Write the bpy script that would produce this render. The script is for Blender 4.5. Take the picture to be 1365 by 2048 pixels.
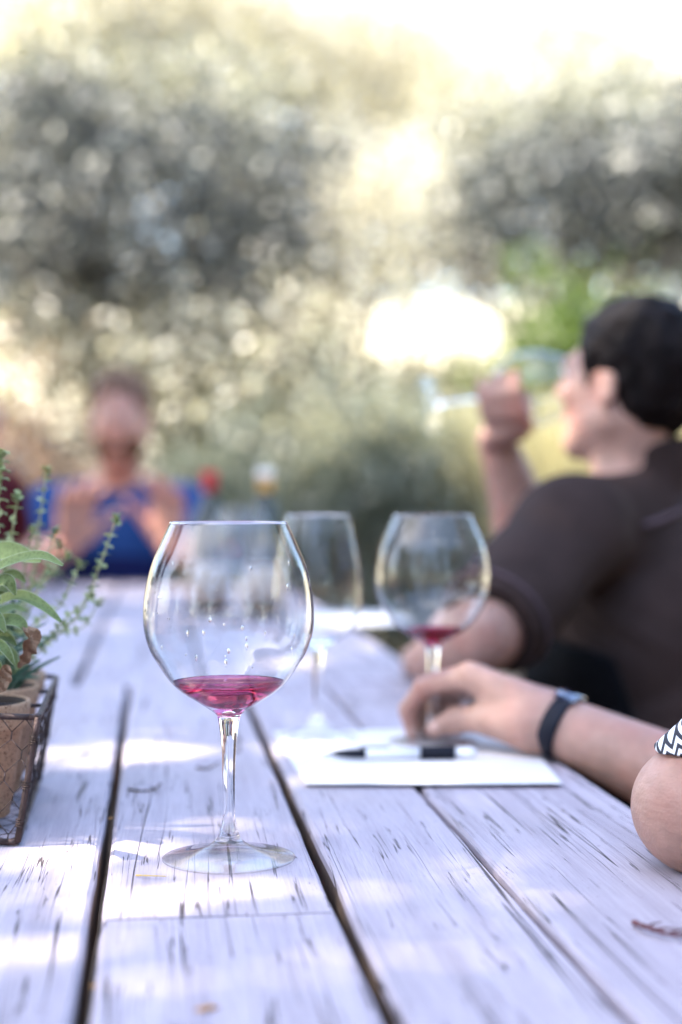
import bpy, bmesh, math, random
import numpy as np
from mathutils import Vector, Matrix, noise as mnoise
PI = math.pi
R = math.radians
random.seed(7)
rng = np.random.default_rng(11)
scene = bpy.context.scene
for o in list(bpy.data.objects):
    bpy.data.objects.remove(o)
C = scene.collection

# ------------------------------------------------------------------ camera
FPX = 3000.0                       # focal length in photo pixels (photo is 1365 x 2048)
CAMZ, HOR, CX = 0.99, 1002.0, 682.5
TZ = 0.75                          # table top height
cam_d = bpy.data.cameras.new('camera')
cam = bpy.data.objects.new('camera', cam_d); C.objects.link(cam)
cam.location = (0, 0, CAMZ); cam.rotation_euler = (R(90), 0, 0)
cam_d.sensor_fit = 'HORIZONTAL'; cam_d.sensor_width = 24.0
cam_d.lens = FPX / 1365 * 24
cam_d.shift_y = (HOR - 1024.0) / 1365.0
cam_d.clip_start = 0.05; cam_d.clip_end = 800
cam_d.dof.use_dof = True; cam_d.dof.focus_distance = 1.0
cam_d.dof.aperture_fstop = 2.7
scene.camera = cam

# ------------------------------------------------------------------ sky, sun, exposure
SUN_EL, SUN_AZ = R(57), R(-98)     # azimuth from +Y towards +X
SUND = Vector((math.sin(SUN_AZ) * math.cos(SUN_EL), math.cos(SUN_AZ) * math.cos(SUN_EL), math.sin(SUN_EL)))
w = bpy.data.worlds.new('World'); scene.world = w; w.use_nodes = True
wn = w.node_tree.nodes; wl = w.node_tree.links
sky = wn.new('ShaderNodeTexSky'); sky.sky_type = 'NISHITA'; sky.sun_disc = False
sky.sun_elevation = SUN_EL; sky.sun_rotation = SUN_AZ
sky.air_density = 1.0; sky.dust_density = 2.0; sky.ozone_density = 1.0
bg = wn['Background']; wl.new(sky.outputs[0], bg.inputs['Color']); bg.inputs['Strength'].default_value = 0.15
sun_d = bpy.data.lights.new('sun', 'SUN'); sun_d.energy = 3.8; sun_d.angle = R(0.53); sun_d.color = (1.0, 0.92, 0.80)
sun = bpy.data.objects.new('sun', sun_d); C.objects.link(sun)
sun.rotation_euler = (-SUND).to_track_quat('-Z', 'Y').to_euler(); sun.location = (-20, 5, 30)
scene.view_settings.view_transform = 'Standard'; scene.view_settings.look = 'None'
scene.view_settings.gamma = 1; scene.view_settings.use_curve_mapping = False
scene.view_settings.exposure = 2.84
scene.render.engine = 'CYCLES'
cy = scene.cycles
cy.max_bounces = 14; cy.transmission_bounces = 14; cy.transparent_max_bounces = 12
cy.diffuse_bounces = 4; cy.glossy_bounces = 6
cy.caustics_reflective = False; cy.caustics_refractive = True; cy.blur_glossy = 0.5
cy.sample_clamp_indirect = 6.0
cy.use_denoising = True

# ------------------------------------------------------------------ helpers
def at(px, py, Y):                 # photo pixel + distance -> point
    return Vector(((px - CX) / FPX * Y, Y, CAMZ - (py - HOR) / FPX * Y))
def on(px, py, z=TZ):              # photo pixel on the plane at height z
    Y = FPX * (CAMZ - z) / (py - HOR)
    return Vector(((px - CX) / FPX * Y, Y, z))
def tag(o, label=None, cat=None, group=None, kind=None):
    if label: o['label'] = label
    if cat: o['category'] = cat
    if group: o['group'] = group
    if kind: o['kind'] = kind
    return o
def empty(name, loc=(0, 0, 0), rz=0.0):
    o = bpy.data.objects.new(name, None); C.objects.link(o)
    o.location = loc; o.rotation_euler = (0, 0, rz); o.empty_display_size = 0.05
    return o
def mesh_obj(name, verts, faces, m=None, parent=None, smooth=True, loc=None):
    me = bpy.data.meshes.new(name)
    if isinstance(verts, np.ndarray): verts = verts.tolist()
    if isinstance(faces, np.ndarray): faces = faces.tolist()
    me.from_pydata(verts, [], faces); me.update()
    if smooth: me.polygons.foreach_set('use_smooth', [True] * len(me.polygons))
    if m is not None: me.materials.append(m)
    o = bpy.data.objects.new(name, me); C.objects.link(o)
    if loc is not None: o.location = loc
    if parent is not None: o.parent = parent
    return o
def bm_obj(name, bm, m=None, parent=None, smooth=False, loc=None):
    me = bpy.data.meshes.new(name); bm.to_mesh(me); bm.free()
    if smooth: me.polygons.foreach_set('use_smooth', [True] * len(me.polygons))
    if m is not None: me.materials.append(m)
    o = bpy.data.objects.new(name, me); C.objects.link(o)
    if loc is not None: o.location = loc
    if parent is not None: o.parent = parent
    return o
def local(root, p):                # world point -> root's local space
    return root_matrix(root).inverted() @ Vector(p)
def root_matrix(root):
    return Matrix.LocRotScale(root.location, root.rotation_euler.to_quaternion(), root.scale)
def lathe(profile, n=64, close_ends=True):
    v, f = [], []
    rings = []
    for (r, z) in profile:
        if r < 1e-6:
            rings.append([len(v)]); v.append((0, 0, z))
        else:
            rings.append(list(range(len(v), len(v) + n)))
            for k in range(n):
                a = 2 * PI * k / n; v.append((r * math.cos(a), r * math.sin(a), z))
    for a, b in zip(rings[:-1], rings[1:]):
        if len(a) == 1 and len(b) == 1: continue
        for k in range(n):
            k2 = (k + 1) % n
            if len(a) == 1: f.append((a[0], b[k2], b[k]))
            elif len(b) == 1: f.append((a[k], a[k2], b[0]))
            else: f.append((a[k], a[k2], b[k2], b[k]))
    return v, f
def tube(pts, rad, n=8, cap=True):
    pts = [Vector(p) for p in pts]; m = len(pts)
    if not hasattr(rad, '__len__'): rad = [rad] * m
    v, f = [], []
    t0 = (pts[1] - pts[0]).normalized()
    ref = Vector((0, 0, 1)) if abs(t0.z) < 0.9 else Vector((1, 0, 0))
    nrm = t0.cross(ref).normalized()
    for i, p in enumerate(pts):
        t = (pts[min(i + 1, m - 1)] - pts[max(i - 1, 0)]).normalized()
        nrm = (nrm - t * nrm.dot(t)).normalized(); b = t.cross(nrm)
        for k in range(n):
            a = 2 * PI * k / n
            v.append(tuple(p + (nrm * math.cos(a) + b * math.sin(a)) * rad[i]))
    for i in range(m - 1):
        for k in range(n):
            k2 = (k + 1) % n
            f.append((i * n + k, i * n + k2, (i + 1) * n + k2, (i + 1) * n + k))
    if cap:
        f.append(tuple(range(n))[::-1]); f.append(tuple(range((m - 1) * n, m * n)))
    return v, f
def merge(parts):
    V, F = [], []
    for v, f in parts:
        b = len(V); V.extend(v); F.extend([tuple(i + b for i in q) for q in f])
    return V, F
def spline(pts, n=8):              # Catmull-Rom through points
    P = [Vector(p) for p in pts]; P = [P[0] * 2 - P[1]] + P + [P[-1] * 2 - P[-2]]
    out = []
    for i in range(1, len(P) - 2):
        for k in range(n):
            t = k / n; a, b, c, d = P[i - 1], P[i], P[i + 1], P[i + 2]
            out.append(0.5 * ((2 * b) + (c - a) * t + (2 * a - 5 * b + 4 * c - d) * t * t + (3 * b - a - 3 * c + d) * t ** 3))
    out.append(P[-2]); return out
def box(name, lo, hi, m, parent=None, bev=0.003):
    bm = bmesh.new(); bmesh.ops.create_cube(bm, size=1)
    lo, hi = Vector(lo), Vector(hi); s = hi - lo; c = (hi + lo) / 2
    for v in bm.verts: v.co = Vector((v.co.x * s.x, v.co.y * s.y, v.co.z * s.z)) + c
    if bev: bmesh.ops.bevel(bm, geom=bm.edges[:], offset=bev, segments=2, affect='EDGES')
    return bm_obj(name, bm, m, parent)

# ------------------------------------------------------------------ materials
def newmat(name):
    m = bpy.data.materials.new(name); m.use_nodes = True
    nt = m.node_tree; b = nt.nodes['Principled BSDF']
    return m, nt, b
def N(nt, t, **kw):
    n = nt.nodes.new(t)
    for k, v in kw.items():
        if k in ('inp',):
            for a, c in v.items(): n.inputs[a].default_value = c
        else: setattr(n, k, v)
    return n
def math_n(nt, op, a, b=None, c=None, clamp=False):
    n = nt.nodes.new('ShaderNodeMath'); n.operation = op; n.use_clamp = clamp
    for i, x in enumerate((a, b, c)):
        if x is None: continue
        if isinstance(x, (int, float)): n.inputs[i].default_value = x
        else: nt.links.new(x, n.inputs[i])
    return n.outputs[0]
def ramp(nt, fac, stops):
    n = nt.nodes.new('ShaderNodeValToRGB'); cr = n.color_ramp
    while len(cr.elements) < len(stops): cr.elements.new(0.5)
    for e, (p, c) in zip(cr.elements, stops):
        e.position = p; e.color = (*c, 1) if len(c) == 3 else c
    nt.links.new(fac, n.inputs[0]); return n.outputs[0]
def mixc(nt, fac, a, b, mode='MIX'):
    n = nt.nodes.new('ShaderNodeMix'); n.data_type = 'RGBA'; n.blend_type = mode
    for s, x in ((n.inputs['Factor'], fac), (n.inputs['A'], a), (n.inputs['B'], b)):
        pass
    ins = [n.inputs[0], n.inputs[6], n.inputs[7]]
    for s, x in zip(ins, (fac, a, b)):
        if isinstance(x, (int, float)): s.default_value = x
        elif isinstance(x, tuple): s.default_value = (*x, 1) if len(x) == 3 else x
        else: nt.links.new(x, s)
    return n.outputs[2]
def noise_n(nt, vec, scale, detail=4, rough=0.55, dist=0.0):
    n = nt.nodes.new('ShaderNodeTexNoise'); n.inputs['Scale'].default_value = scale
    n.inputs['Detail'].default_value = detail; n.inputs['Roughness'].default_value = rough
    n.inputs['Distortion'].default_value = dist
    if vec is not None: nt.links.new(vec, n.inputs['Vector'])
    return n.outputs['Fac']
def mapping(nt, vec, scale=(1, 1, 1), loc=(0, 0, 0), rot=(0, 0, 0)):
    n = nt.nodes.new('ShaderNodeMapping'); n.inputs['Scale'].default_value = scale
    n.inputs['Location'].default_value = loc; n.inputs['Rotation'].default_value = rot
    nt.links.new(vec, n.inputs['Vector']); return n.outputs[0]
def objvec(nt, rand=True):
    tc = nt.nodes.new('ShaderNodeTexCoord')
    if not rand: return tc.outputs['Object']
    oi = nt.nodes.new('ShaderNodeObjectInfo')
    ad = nt.nodes.new('ShaderNodeVectorMath'); ad.operation = 'ADD'
    ml = nt.nodes.new('ShaderNodeMath'); ml.operation = 'MULTIPLY'; ml.inputs[1].default_value = 37.0
    nt.links.new(oi.outputs['Random'], ml.inputs[0])
    nt.links.new(tc.outputs['Object'], ad.inputs[0]); nt.links.new(ml.outputs[0], ad.inputs[1])
    return ad.outputs[0]
def bump(nt, b, h, strength=0.3, dist=0.001, prev=None):
    n = nt.nodes.new('ShaderNodeBump'); n.inputs['Strength'].default_value = strength
    n.inputs['Distance'].default_value = dist; nt.links.new(h, n.inputs['Height'])
    if prev is not None: nt.links.new(prev, n.inputs['Normal'])
    nt.links.new(n.outputs[0], b.inputs['Normal']); return n.outputs[0]

def simple(name, col, rough=0.6, metal=0.0, var=0.25, scale=8.0, bmp=0.0, bscale=200.0, spec=0.5, sheen=0.0, sss=0.0, coat=0.0):
    m, nt, b = newmat(name)
    v = objvec(nt)
    f = noise_n(nt, v, scale, 4)
    lo = tuple(max(0, c * (1 - var)) for c in col); hi = tuple(min(1, c * (1 + var)) for c in col)
    nt.links.new(ramp(nt, f, [(0.3, lo), (0.7, hi)]), b.inputs['Base Color'])
    b.inputs['Roughness'].default_value = rough; b.inputs['Metallic'].default_value = metal
    b.inputs['Specular IOR Level'].default_value = spec
    b.inputs['Sheen Weight'].default_value = sheen; b.inputs['Coat Weight'].default_value = coat
    if sss:
        b.inputs['Subsurface Weight'].default_value = sss
        b.inputs['Subsurface Radius'].default_value = (1.0, 0.35, 0.2); b.inputs['Subsurface Scale'].default_value = 0.008
    if bmp: bump(nt, b, noise_n(nt, v, bscale, 3), bmp, 0.002)
    return m

def wood_mat():
    m, nt, b = newmat('weathered_oak_plank')
    v = objvec(nt)
    # grain direction drifts slightly inside each board
    wob = noise_n(nt, mapping(nt, v, (3, 1.3, 3)), 1.0, 2)
    sep = nt.nodes.new('ShaderNodeSeparateXYZ'); nt.links.new(v, sep.inputs[0])
    x = math_n(nt, 'ADD', sep.outputs[0], math_n(nt, 'MULTIPLY', math_n(nt, 'SUBTRACT', wob, 0.5), 0.03))
    cb = nt.nodes.new('ShaderNodeCombineXYZ'); nt.links.new(x, cb.inputs[0]); nt.links.new(sep.outputs[1], cb.inputs[1]); nt.links.new(sep.outputs[2], cb.inputs[2])
    g = cb.outputs[0]
    fine = noise_n(nt, mapping(nt, g, (860, 18, 200)), 1.0, 4, 0.75)
    band = noise_n(nt, mapping(nt, g, (42, 1.6, 12)), 1.0, 5, 0.6)
    blot = noise_n(nt, v, 5.5, 4, 0.6)
    base = ramp(nt, band, [(0.25, (0.31, 0.265, 0.30)), (0.5, (0.42, 0.365, 0.41)), (0.75, (0.48, 0.425, 0.475))])
    base = mixc(nt, math_n(nt, 'MULTIPLY', ramp(nt, fine, [(0.42, (0, 0, 0)), (0.62, (1, 1, 1))]), 0.6), base, mixc(nt, 0.50, base, (0.19, 0.16, 0.18)))
    base = mixc(nt, math_n(nt, 'MULTIPLY', ramp(nt, blot, [(0.5, (0, 0, 0)), (0.75, (1, 1, 1))]), 0.3), base, (0.30, 0.26, 0.24))
    def cracks(sx, sy, wdt, msx, msy, thr, off):
        n1 = noise_n(nt, mapping(nt, g, (sx, sy, 1), (off, off, 0)), 1.0, 3, 0.5)
        r = math_n(nt, 'ABSOLUTE', math_n(nt, 'SUBTRACT', n1, 0.5))
        mk = noise_n(nt, mapping(nt, g, (msx, msy, 1), (off * 2, 3, 0)), 1.0, 2)
        mk = math_n(nt, 'MULTIPLY', math_n(nt, 'SUBTRACT', mk, thr), 9.0, clamp=True)
        wd = math_n(nt, 'MULTIPLY', mk, wdt)
        c = math_n(nt, 'SUBTRACT', 1.0, math_n(nt, 'DIVIDE', r, math_n(nt, 'ADD', wd, 1e-5)), clamp=True)
        return math_n(nt, 'MULTIPLY', c, 1.8, clamp=True)
    c1 = cracks(80, 1.0, 0.0085, 56, 4.2, 0.50, 4.0)
    c2 = cracks(150, 2.6, 0.014, 90, 9, 0.51, 11.0)
    c3 = cracks(34, .45, 0.0060, 24, 1.5, 0.49, 21.0)
    ck = math_n(nt, 'MAXIMUM', math_n(nt, 'MAXIMUM', c1, c3), math_n(nt, 'MULTIPLY', c2, 0.85))
    base = mixc(nt, math_n(nt, 'MULTIPLY', ck, 0.93), base, (0.035, 0.022, 0.02))
    spk = noise_n(nt, v, 300, 2, 0.5)
    base = mixc(nt, math_n(nt, 'MULTIPLY', ramp(nt, spk, [(0.71, (0, 0, 0)), (0.75, (1, 1, 1))]), 0.5), base, (0.1, 0.08, 0.07))
    nt.links.new(base, b.inputs['Base Color'])
    b.inputs['Roughness'].default_value = 0.68; b.inputs['Specular IOR Level'].default_value = 0.35
    h = math_n(nt, 'SUBTRACT', math_n(nt, 'ADD', math_n(nt, 'MULTIPLY', fine, 0.35), math_n(nt, 'MULTIPLY', band, 0.5)), math_n(nt, 'MULTIPLY', ck, 1.6))
    bump(nt, b, h, 0.8, 0.0011)
    return m
M = {}
M['wood'] = wood_mat()
M['bench_wood'] = simple('bench_timber', (0.17, 0.12, 0.09), 0.7, var=0.35, scale=12, bmp=0.4, bscale=60)
M['mulch'] = simple('leaf_litter_ground', (0.16, 0.085, 0.06), 0.95, var=0.6, scale=14, bmp=0.8, bscale=25)
def glass_mat():
    m = bpy.data.materials.new('clear_glass'); m.use_nodes = True; nt = m.node_tree
    nt.nodes.clear(); o = nt.nodes.new('ShaderNodeOutputMaterial')
    g = nt.nodes.new('ShaderNodeBsdfGlass'); g.inputs['IOR'].default_value = 1.5
    g.inputs['Roughness'].default_value = 0.0; g.inputs['Color'].default_value = (0.985, 0.99, 0.99, 1)
    # thin blown walls (bowl, foot) let light straight through; the solid stem refracts
    tc = nt.nodes.new('ShaderNodeTexCoord'); sp = nt.nodes.new('ShaderNodeSeparateXYZ'); nt.links.new(tc.outputs['Object'], sp.inputs[0])
    thin = math_n(nt, 'GREATER_THAN', math_n(nt, 'ABSOLUTE', math_n(nt, 'SUBTRACT', sp.outputs[2], 0.0555)), 0.0435)
    thin = math_n(nt, 'MULTIPLY', thin, math_n(nt, 'LESS_THAN', sp.outputs[2], 0.2242))
    lw = nt.nodes.new('ShaderNodeLayerWeight'); lw.inputs['Blend'].default_value = 0.5
    fr = math_n(nt, 'ADD', math_n(nt, 'MULTIPLY', math_n(nt, 'POWER', lw.outputs['Facing'], 5.0), 0.85), 0.036)
    tr = nt.nodes.new('ShaderNodeBsdfTransparent'); nt.links.new(ramp(nt, lw.outputs['Facing'], [(0.0, (.985,) * 3), (0.72, (.96, .965, .965)), (0.93, (.62, .60, .66)), (1.0, (.30, .27, .34))]), tr.inputs['Color'])
    gl = nt.nodes.new('ShaderNodeBsdfGlossy'); gl.inputs['Roughness'].default_value = 0.0
    film = noise_n(nt, mapping(nt, tc.outputs['Object'], (120, 120, 9)), 1.0, 4, .6)
    m1_ = nt.nodes.new('ShaderNodeMixShader'); nt.links.new(fr, m1_.inputs[0]); nt.links.new(tr.outputs[0], m1_.inputs[1]); nt.links.new(gl.outputs[0], m1_.inputs[2])
    # faint dried wine film and wiped streaks
    df = nt.nodes.new('ShaderNodeBsdfTranslucent'); df.inputs['Color'].default_value = (0.75, 0.70, 0.74, 1)
    m2_ = nt.nodes.new('ShaderNodeMixShader'); nt.links.new(math_n(nt, 'MULTIPLY', ramp(nt, film, [(0.52, (0, 0, 0)), (0.70, (1, 1, 1))]), 0.0012), m2_.inputs[0])
    nt.links.new(m1_.outputs[0], m2_.inputs[1]); nt.links.new(df.outputs[0], m2_.inputs[2])
    m3_ = nt.nodes.new('ShaderNodeMixShader'); nt.links.new(thin, m3_.inputs[0]); nt.links.new(g.outputs[0], m3_.inputs[1]); nt.links.new(m2_.outputs[0], m3_.inputs[2])
    nt.links.new(m3_.outputs[0], o.inputs[0]); return m
def tint_glass(name, col, ior=1.34, rough=0.0, dens=None):
    m = bpy.data.materials.new(name); m.use_nodes = True; nt = m.node_tree
    nt.nodes.clear(); o = nt.nodes.new('ShaderNodeOutputMaterial')
    g = nt.nodes.new('ShaderNodeBsdfGlass'); g.inputs['IOR'].default_value = ior
    g.inputs['Roughness'].default_value = rough; g.inputs['Color'].default_value = (*col, 1)
    nt.links.new(g.outputs[0], o.inputs[0])
    if dens:
        a = nt.nodes.new('ShaderNodeVolumeAbsorption'); a.inputs['Color'].default_value = (*dens[0], 1); a.inputs['Density'].default_value = dens[1]
        nt.links.new(a.outputs[0], o.inputs['Volume'])
    return m
M['glass'] = glass_mat()
M['wine_pale'] = tint_glass('thin_red_wine', (0.80, 0.40, 0.56), 1.34)
M['wine_red'] = tint_glass('red_wine', (0.60, 0.10, 0.26), 1.34)
M['water'] = tint_glass('droplet', (1, 1, 1), 1.33)
def terracotta():
    m, nt, b = newmat('terracotta')
    v = objvec(nt, False)
    f = noise_n(nt, v, 22, 5, 0.6); s = noise_n(nt, v, 700, 2, 0.5); p = noise_n(nt, v, 420, 2)
    c = ramp(nt, f, [(0.3, (0.36, 0.20, 0.11)), (0.55, (0.46, 0.29, 0.175)), (0.75, (0.54, 0.39, 0.27))])
    c = mixc(nt, ramp(nt, p, [(0.55, (0, 0, 0)), (0.66, (1, 1, 1))]), c, (0.13, 0.055, 0.025))
    c = mixc(nt, ramp(nt, s, [(0.60, (0, 0, 0)), (0.7, (1, 1, 1))]), c, (0.42, 0.27, 0.17))
    nt.links.new(c, b.inputs['Base Color']); b.inputs['Roughness'].default_value = 0.85
    bump(nt, b, s, 0.35, 0.0008); return m
M['terracotta'] = terracotta()
M['liner'] = simple('dark_pot_inside', (0.03, 0.018, 0.012), .8)
M['soil'] = simple('potting_soil', (0.03, 0.02, 0.014), 1.0, var=0.5, scale=60, bmp=1.0, bscale=150)
M['wire'] = simple('rusty_wire', (0.055, 0.034, 0.030), 0.5, metal=0.55, var=0.6, scale=90, bmp=0.5, bscale=500)
M['wire_dark'] = simple('dark_wire', (0.05, 0.035, 0.035), 0.5, metal=0.6, var=0.4, scale=90)
def leaf_mat(name, c1, c2, trans=0.35, rough=0.5, scale=3.0, veins=False, dry=None, spark=0.0, sparkc=(0.62, 0.60, 0.50)):
    m = bpy.data.materials.new(name); m.use_nodes = True; nt = m.node_tree
    b = nt.nodes['Principled BSDF']; out = nt.nodes['Material Output']
    tc = nt.nodes.new('ShaderNodeTexCoord')
    f = noise_n(nt, tc.outputs['Object'], scale, 3)
    wn_ = nt.nodes.new('ShaderNodeTexWhiteNoise'); geo = nt.nodes.new('ShaderNodeNewGeometry')
    nt.links.new(geo.outputs['Random Per Island'], wn_.inputs['Vector'])
    f2 = math_n(nt, 'ADD', math_n(nt, 'MULTIPLY', f, 0.55), math_n(nt, 'MULTIPLY', geo.outputs['Random Per Island'], 0.45))
    col = ramp(nt, f2, [(0.3, c1), (0.7, c2)])
    if spark:  # a share of the leaves coloured pale as painted sun glints
        col = mixc(nt, math_n(nt, 'GREATER_THAN', geo.outputs['Random Per Island'], 1 - spark), col, sparkc)
    if veins:
        vv = nt.nodes.new('ShaderNodeTexVoronoi'); vv.inputs['Scale'].default_value = 420
        nt.links.new(tc.outputs['Object'], vv.inputs['Vector'])
        col = mixc(nt, math_n(nt, 'MULTIPLY', ramp(nt, vv.outputs['Distance'], [(0.15, (1, 1, 1)), (0.55, (0, 0, 0))]), 0.45), col, tuple(min(1, c * 0.5) for c in c1))
        bump(nt, b, vv.outputs['Distance'], 0.35, 0.001)
    nt.links.new(col, b.inputs['Base Color']); b.inputs['Roughness'].default_value = rough
    t = nt.nodes.new('ShaderNodeBsdfTranslucent')
    tcol = mixc(nt, 1.0, col, (1.1, 1.08, 0.78), 'MULTIPLY'); nt.links.new(tcol, t.inputs['Color'])
    mx = nt.nodes.new('ShaderNodeMixShader'); mx.inputs[0].default_value = trans
    nt.links.new(b.outputs[0], mx.inputs[1]); nt.links.new(t.outputs[0], mx.inputs[2]); nt.links.new(mx.outputs[0], out.inputs[0])
    return m
M['sage'] = leaf_mat('sage_leaf', (0.13, 0.19, 0.055), (0.27, 0.34, 0.13), 0.3, 0.75, 30, veins=True)
M['sage_fuzz'] = simple('sage_leaf_edge', (0.32, 0.38, 0.22), 0.9, var=0.1)
M['dry_leaf'] = leaf_mat('withered_leaf', (0.20, 0.11, 0.06), (0.42, 0.28, 0.18), 0.15, 0.8, 60, veins=True)
M['thyme'] = leaf_mat('thyme_leaf', (0.17, 0.24, 0.09), (0.42, 0.48, 0.26), 0.3, 0.6, 40)
M['thyme_stem'] = simple('thyme_stem', (0.36, 0.38, 0.20), 0.7, var=0.3, scale=40)
M['rosemary'] = leaf_mat('rosemary_needle', (0.03, 0.08, 0.05), (0.09, 0.17, 0.10), 0.15, 0.5, 40)
M['paper'] = simple('white_paper', (0.70, 0.67, 0.67), 0.8, var=0.02, scale=4, bmp=0.05, bscale=90)
M['white_plastic'] = simple('white_plastic', (0.82, 0.83, 0.86), 0.3, var=0.02)
M['black_plastic'] = simple('black_plastic', (0.006, 0.007, 0.014), 0.5, var=0.1, spec=.2)
M['ink'] = simple('printed_ink', (0.25, 0.25, 0.28), 0.8, var=0.1)
M['bark'] = simple('tree_bark', (0.09, 0.065, 0.055), 0.95, var=0.45, scale=9, bmp=0.9, bscale=24)
def skin_mat(name, c, bm_=1.0):
    m, nt, b = newmat(name); v = objvec(nt, False)
    lo = tuple(x * .80 for x in c); hi = tuple(min(1, x * 1.22) for x in c); red = (c[0] * 1.0, c[1] * .72, c[2] * .70)
    col = ramp(nt, noise_n(nt, v, 34, 4, .6), [(0.3, lo), (0.7, hi)])
    col = mixc(nt, math_n(nt, 'MULTIPLY', ramp(nt, noise_n(nt, v, 13, 3), [(0.48, (0, 0, 0)), (0.68, (1, 1, 1))]), .7), col, red)
    col = mixc(nt, math_n(nt, 'MULTIPLY', ramp(nt, noise_n(nt, v, 210, 1), [(0.74, (0, 0, 0)), (0.80, (1, 1, 1))]), .55), col, tuple(x * .45 for x in c))
    nt.links.new(col, b.inputs['Base Color'])
    nt.links.new(ramp(nt, noise_n(nt, v, 90, 2), [(0.3, (.42,) * 3), (0.7, (.62,) * 3)]), b.inputs['Roughness'])
    b.inputs['Subsurface Weight'].default_value = .2; b.inputs['Subsurface Radius'].default_value = (1, .35, .2); b.inputs['Subsurface Scale'].default_value = .006
    vv = nt.nodes.new('ShaderNodeTexVoronoi'); vv.inputs['Scale'].default_value = 620; nt.links.new(mapping(nt, v, (1, 1, .6)), vv.inputs['Vector'])
    cr = noise_n(nt, mapping(nt, v, (60, 60, 190)), 1.0, 3, .6)
    h = math_n(nt, 'ADD', math_n(nt, 'MULTIPLY', vv.outputs['Distance'], .35), math_n(nt, 'MULTIPLY', cr, 1.6))
    bump(nt, b, h, .55 * bm_, .0009); return m
M['skin'] = skin_mat('skin', (0.37, 0.215, 0.165))
M['skin_tan'] = skin_mat('sun_tanned_skin', (0.45, 0.235, 0.165))
M['nail'] = simple('finger_nail', (0.48, 0.30, 0.25), 0.25, var=0.04)
def hair(name, col):
    return simple(name, col, 0.6, var=0.5, scale=60, bmp=0.9, bscale=220, spec=0.08)
M['hair_dark'] = hair('dark_brown_hair', (0.006, 0.004, 0.004))
M['hair_fair'] = hair('fair_brown_hair', (0.15, 0.085, 0.055))
M['beard'] = hair('reddish_beard', (0.10, 0.04, 0.02))
M['lip'] = simple('lips', (0.45, 0.18, 0.15), 0.4, var=0.05)
M['iris'] = simple('dark_iris', (0.02, 0.014, 0.01), 0.2, var=.1)
M['eye'] = simple('eye_white', (0.75, 0.74, 0.72), 0.2, var=0.02)
def cloth(name, col, var=0.2):
    return simple(name, col, 0.85, var=var, scale=14, bmp=0.25, bscale=500, sheen=0.0, spec=0.1)
M['blue_shirt'] = cloth('royal_blue_cotton', (0.022, 0.065, 0.20))
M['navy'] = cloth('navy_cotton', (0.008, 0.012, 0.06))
M['brown_shirt'] = cloth('charcoal_brown_jersey', (0.040, 0.0255, 0.0225))
M['black_cloth'] = cloth('black_jersey', (0.002, 0.002, 0.003))
M['grey_piping'] = cloth('mauve_grey_piping', (0.10, 0.07, 0.08))
M['grey_yoke'] = cloth('taupe_jersey', (0.05, 0.037, 0.037))
M['maroon'] = cloth('maroon_cotton', (0.06, 0.006, 0.01))
M['khaki'] = cloth('cream_cotton', (0.55, 0.47, 0.36))
M['denim'] = cloth('dark_denim', (0.02, 0.028, 0.06))
M['leather'] = simple('brown_leather', (0.05, 0.03, 0.02), 0.5)
def chevron():
    m, nt, b = newmat('black_and_white_woven_knit')
    tc = nt.nodes.new('ShaderNodeTexCoord'); v = tc.outputs['Object']
    sep = nt.nodes.new('ShaderNodeSeparateXYZ'); nt.links.new(mapping(nt, v, (1, 1, 1), rot=(0, R(35), R(20))), sep.inputs[0])
    zz = math_n(nt, 'PINGPONG', sep.outputs[0], 0.004)
    y = math_n(nt, 'ADD', sep.outputs[2], math_n(nt, 'MULTIPLY', zz, 0.9))
    s = math_n(nt, 'SINE', math_n(nt, 'MULTIPLY', y, 2 * PI / 0.0045))
    nt.links.new(ramp(nt, math_n(nt, 'ADD', math_n(nt, 'MULTIPLY', s, 0.5), 0.5), [(0.45, (0.02, 0.02, 0.03)), (0.55, (0.75, 0.75, 0.75))]), b.inputs['Base Color'])
    b.inputs['Roughness'].default_value = 0.9; return m
M['chevron'] = chevron()
M['bottle'] = simple('dark_green_bottle_glass', (0.012, 0.016, 0.006), 0.15, var=0.2, coat=0.1)
M['label'] = simple('cream_paper_label', (0.50, 0.42, 0.36), 0.7, var=0.05)
M['red_foil'] = simple('red_foil_capsule', (0.55, 0.02, 0.035), 0.35, metal=0.3, var=0.1)
M['gold_foil'] = simple('gold_foil_capsule', (0.75, 0.45, 0.12), 0.35, metal=0.4, var=0.1)
M['white_cap'] = simple('white_capsule_top', (0.85, 0.83, 0.78), 0.45, var=0.03)
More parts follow.
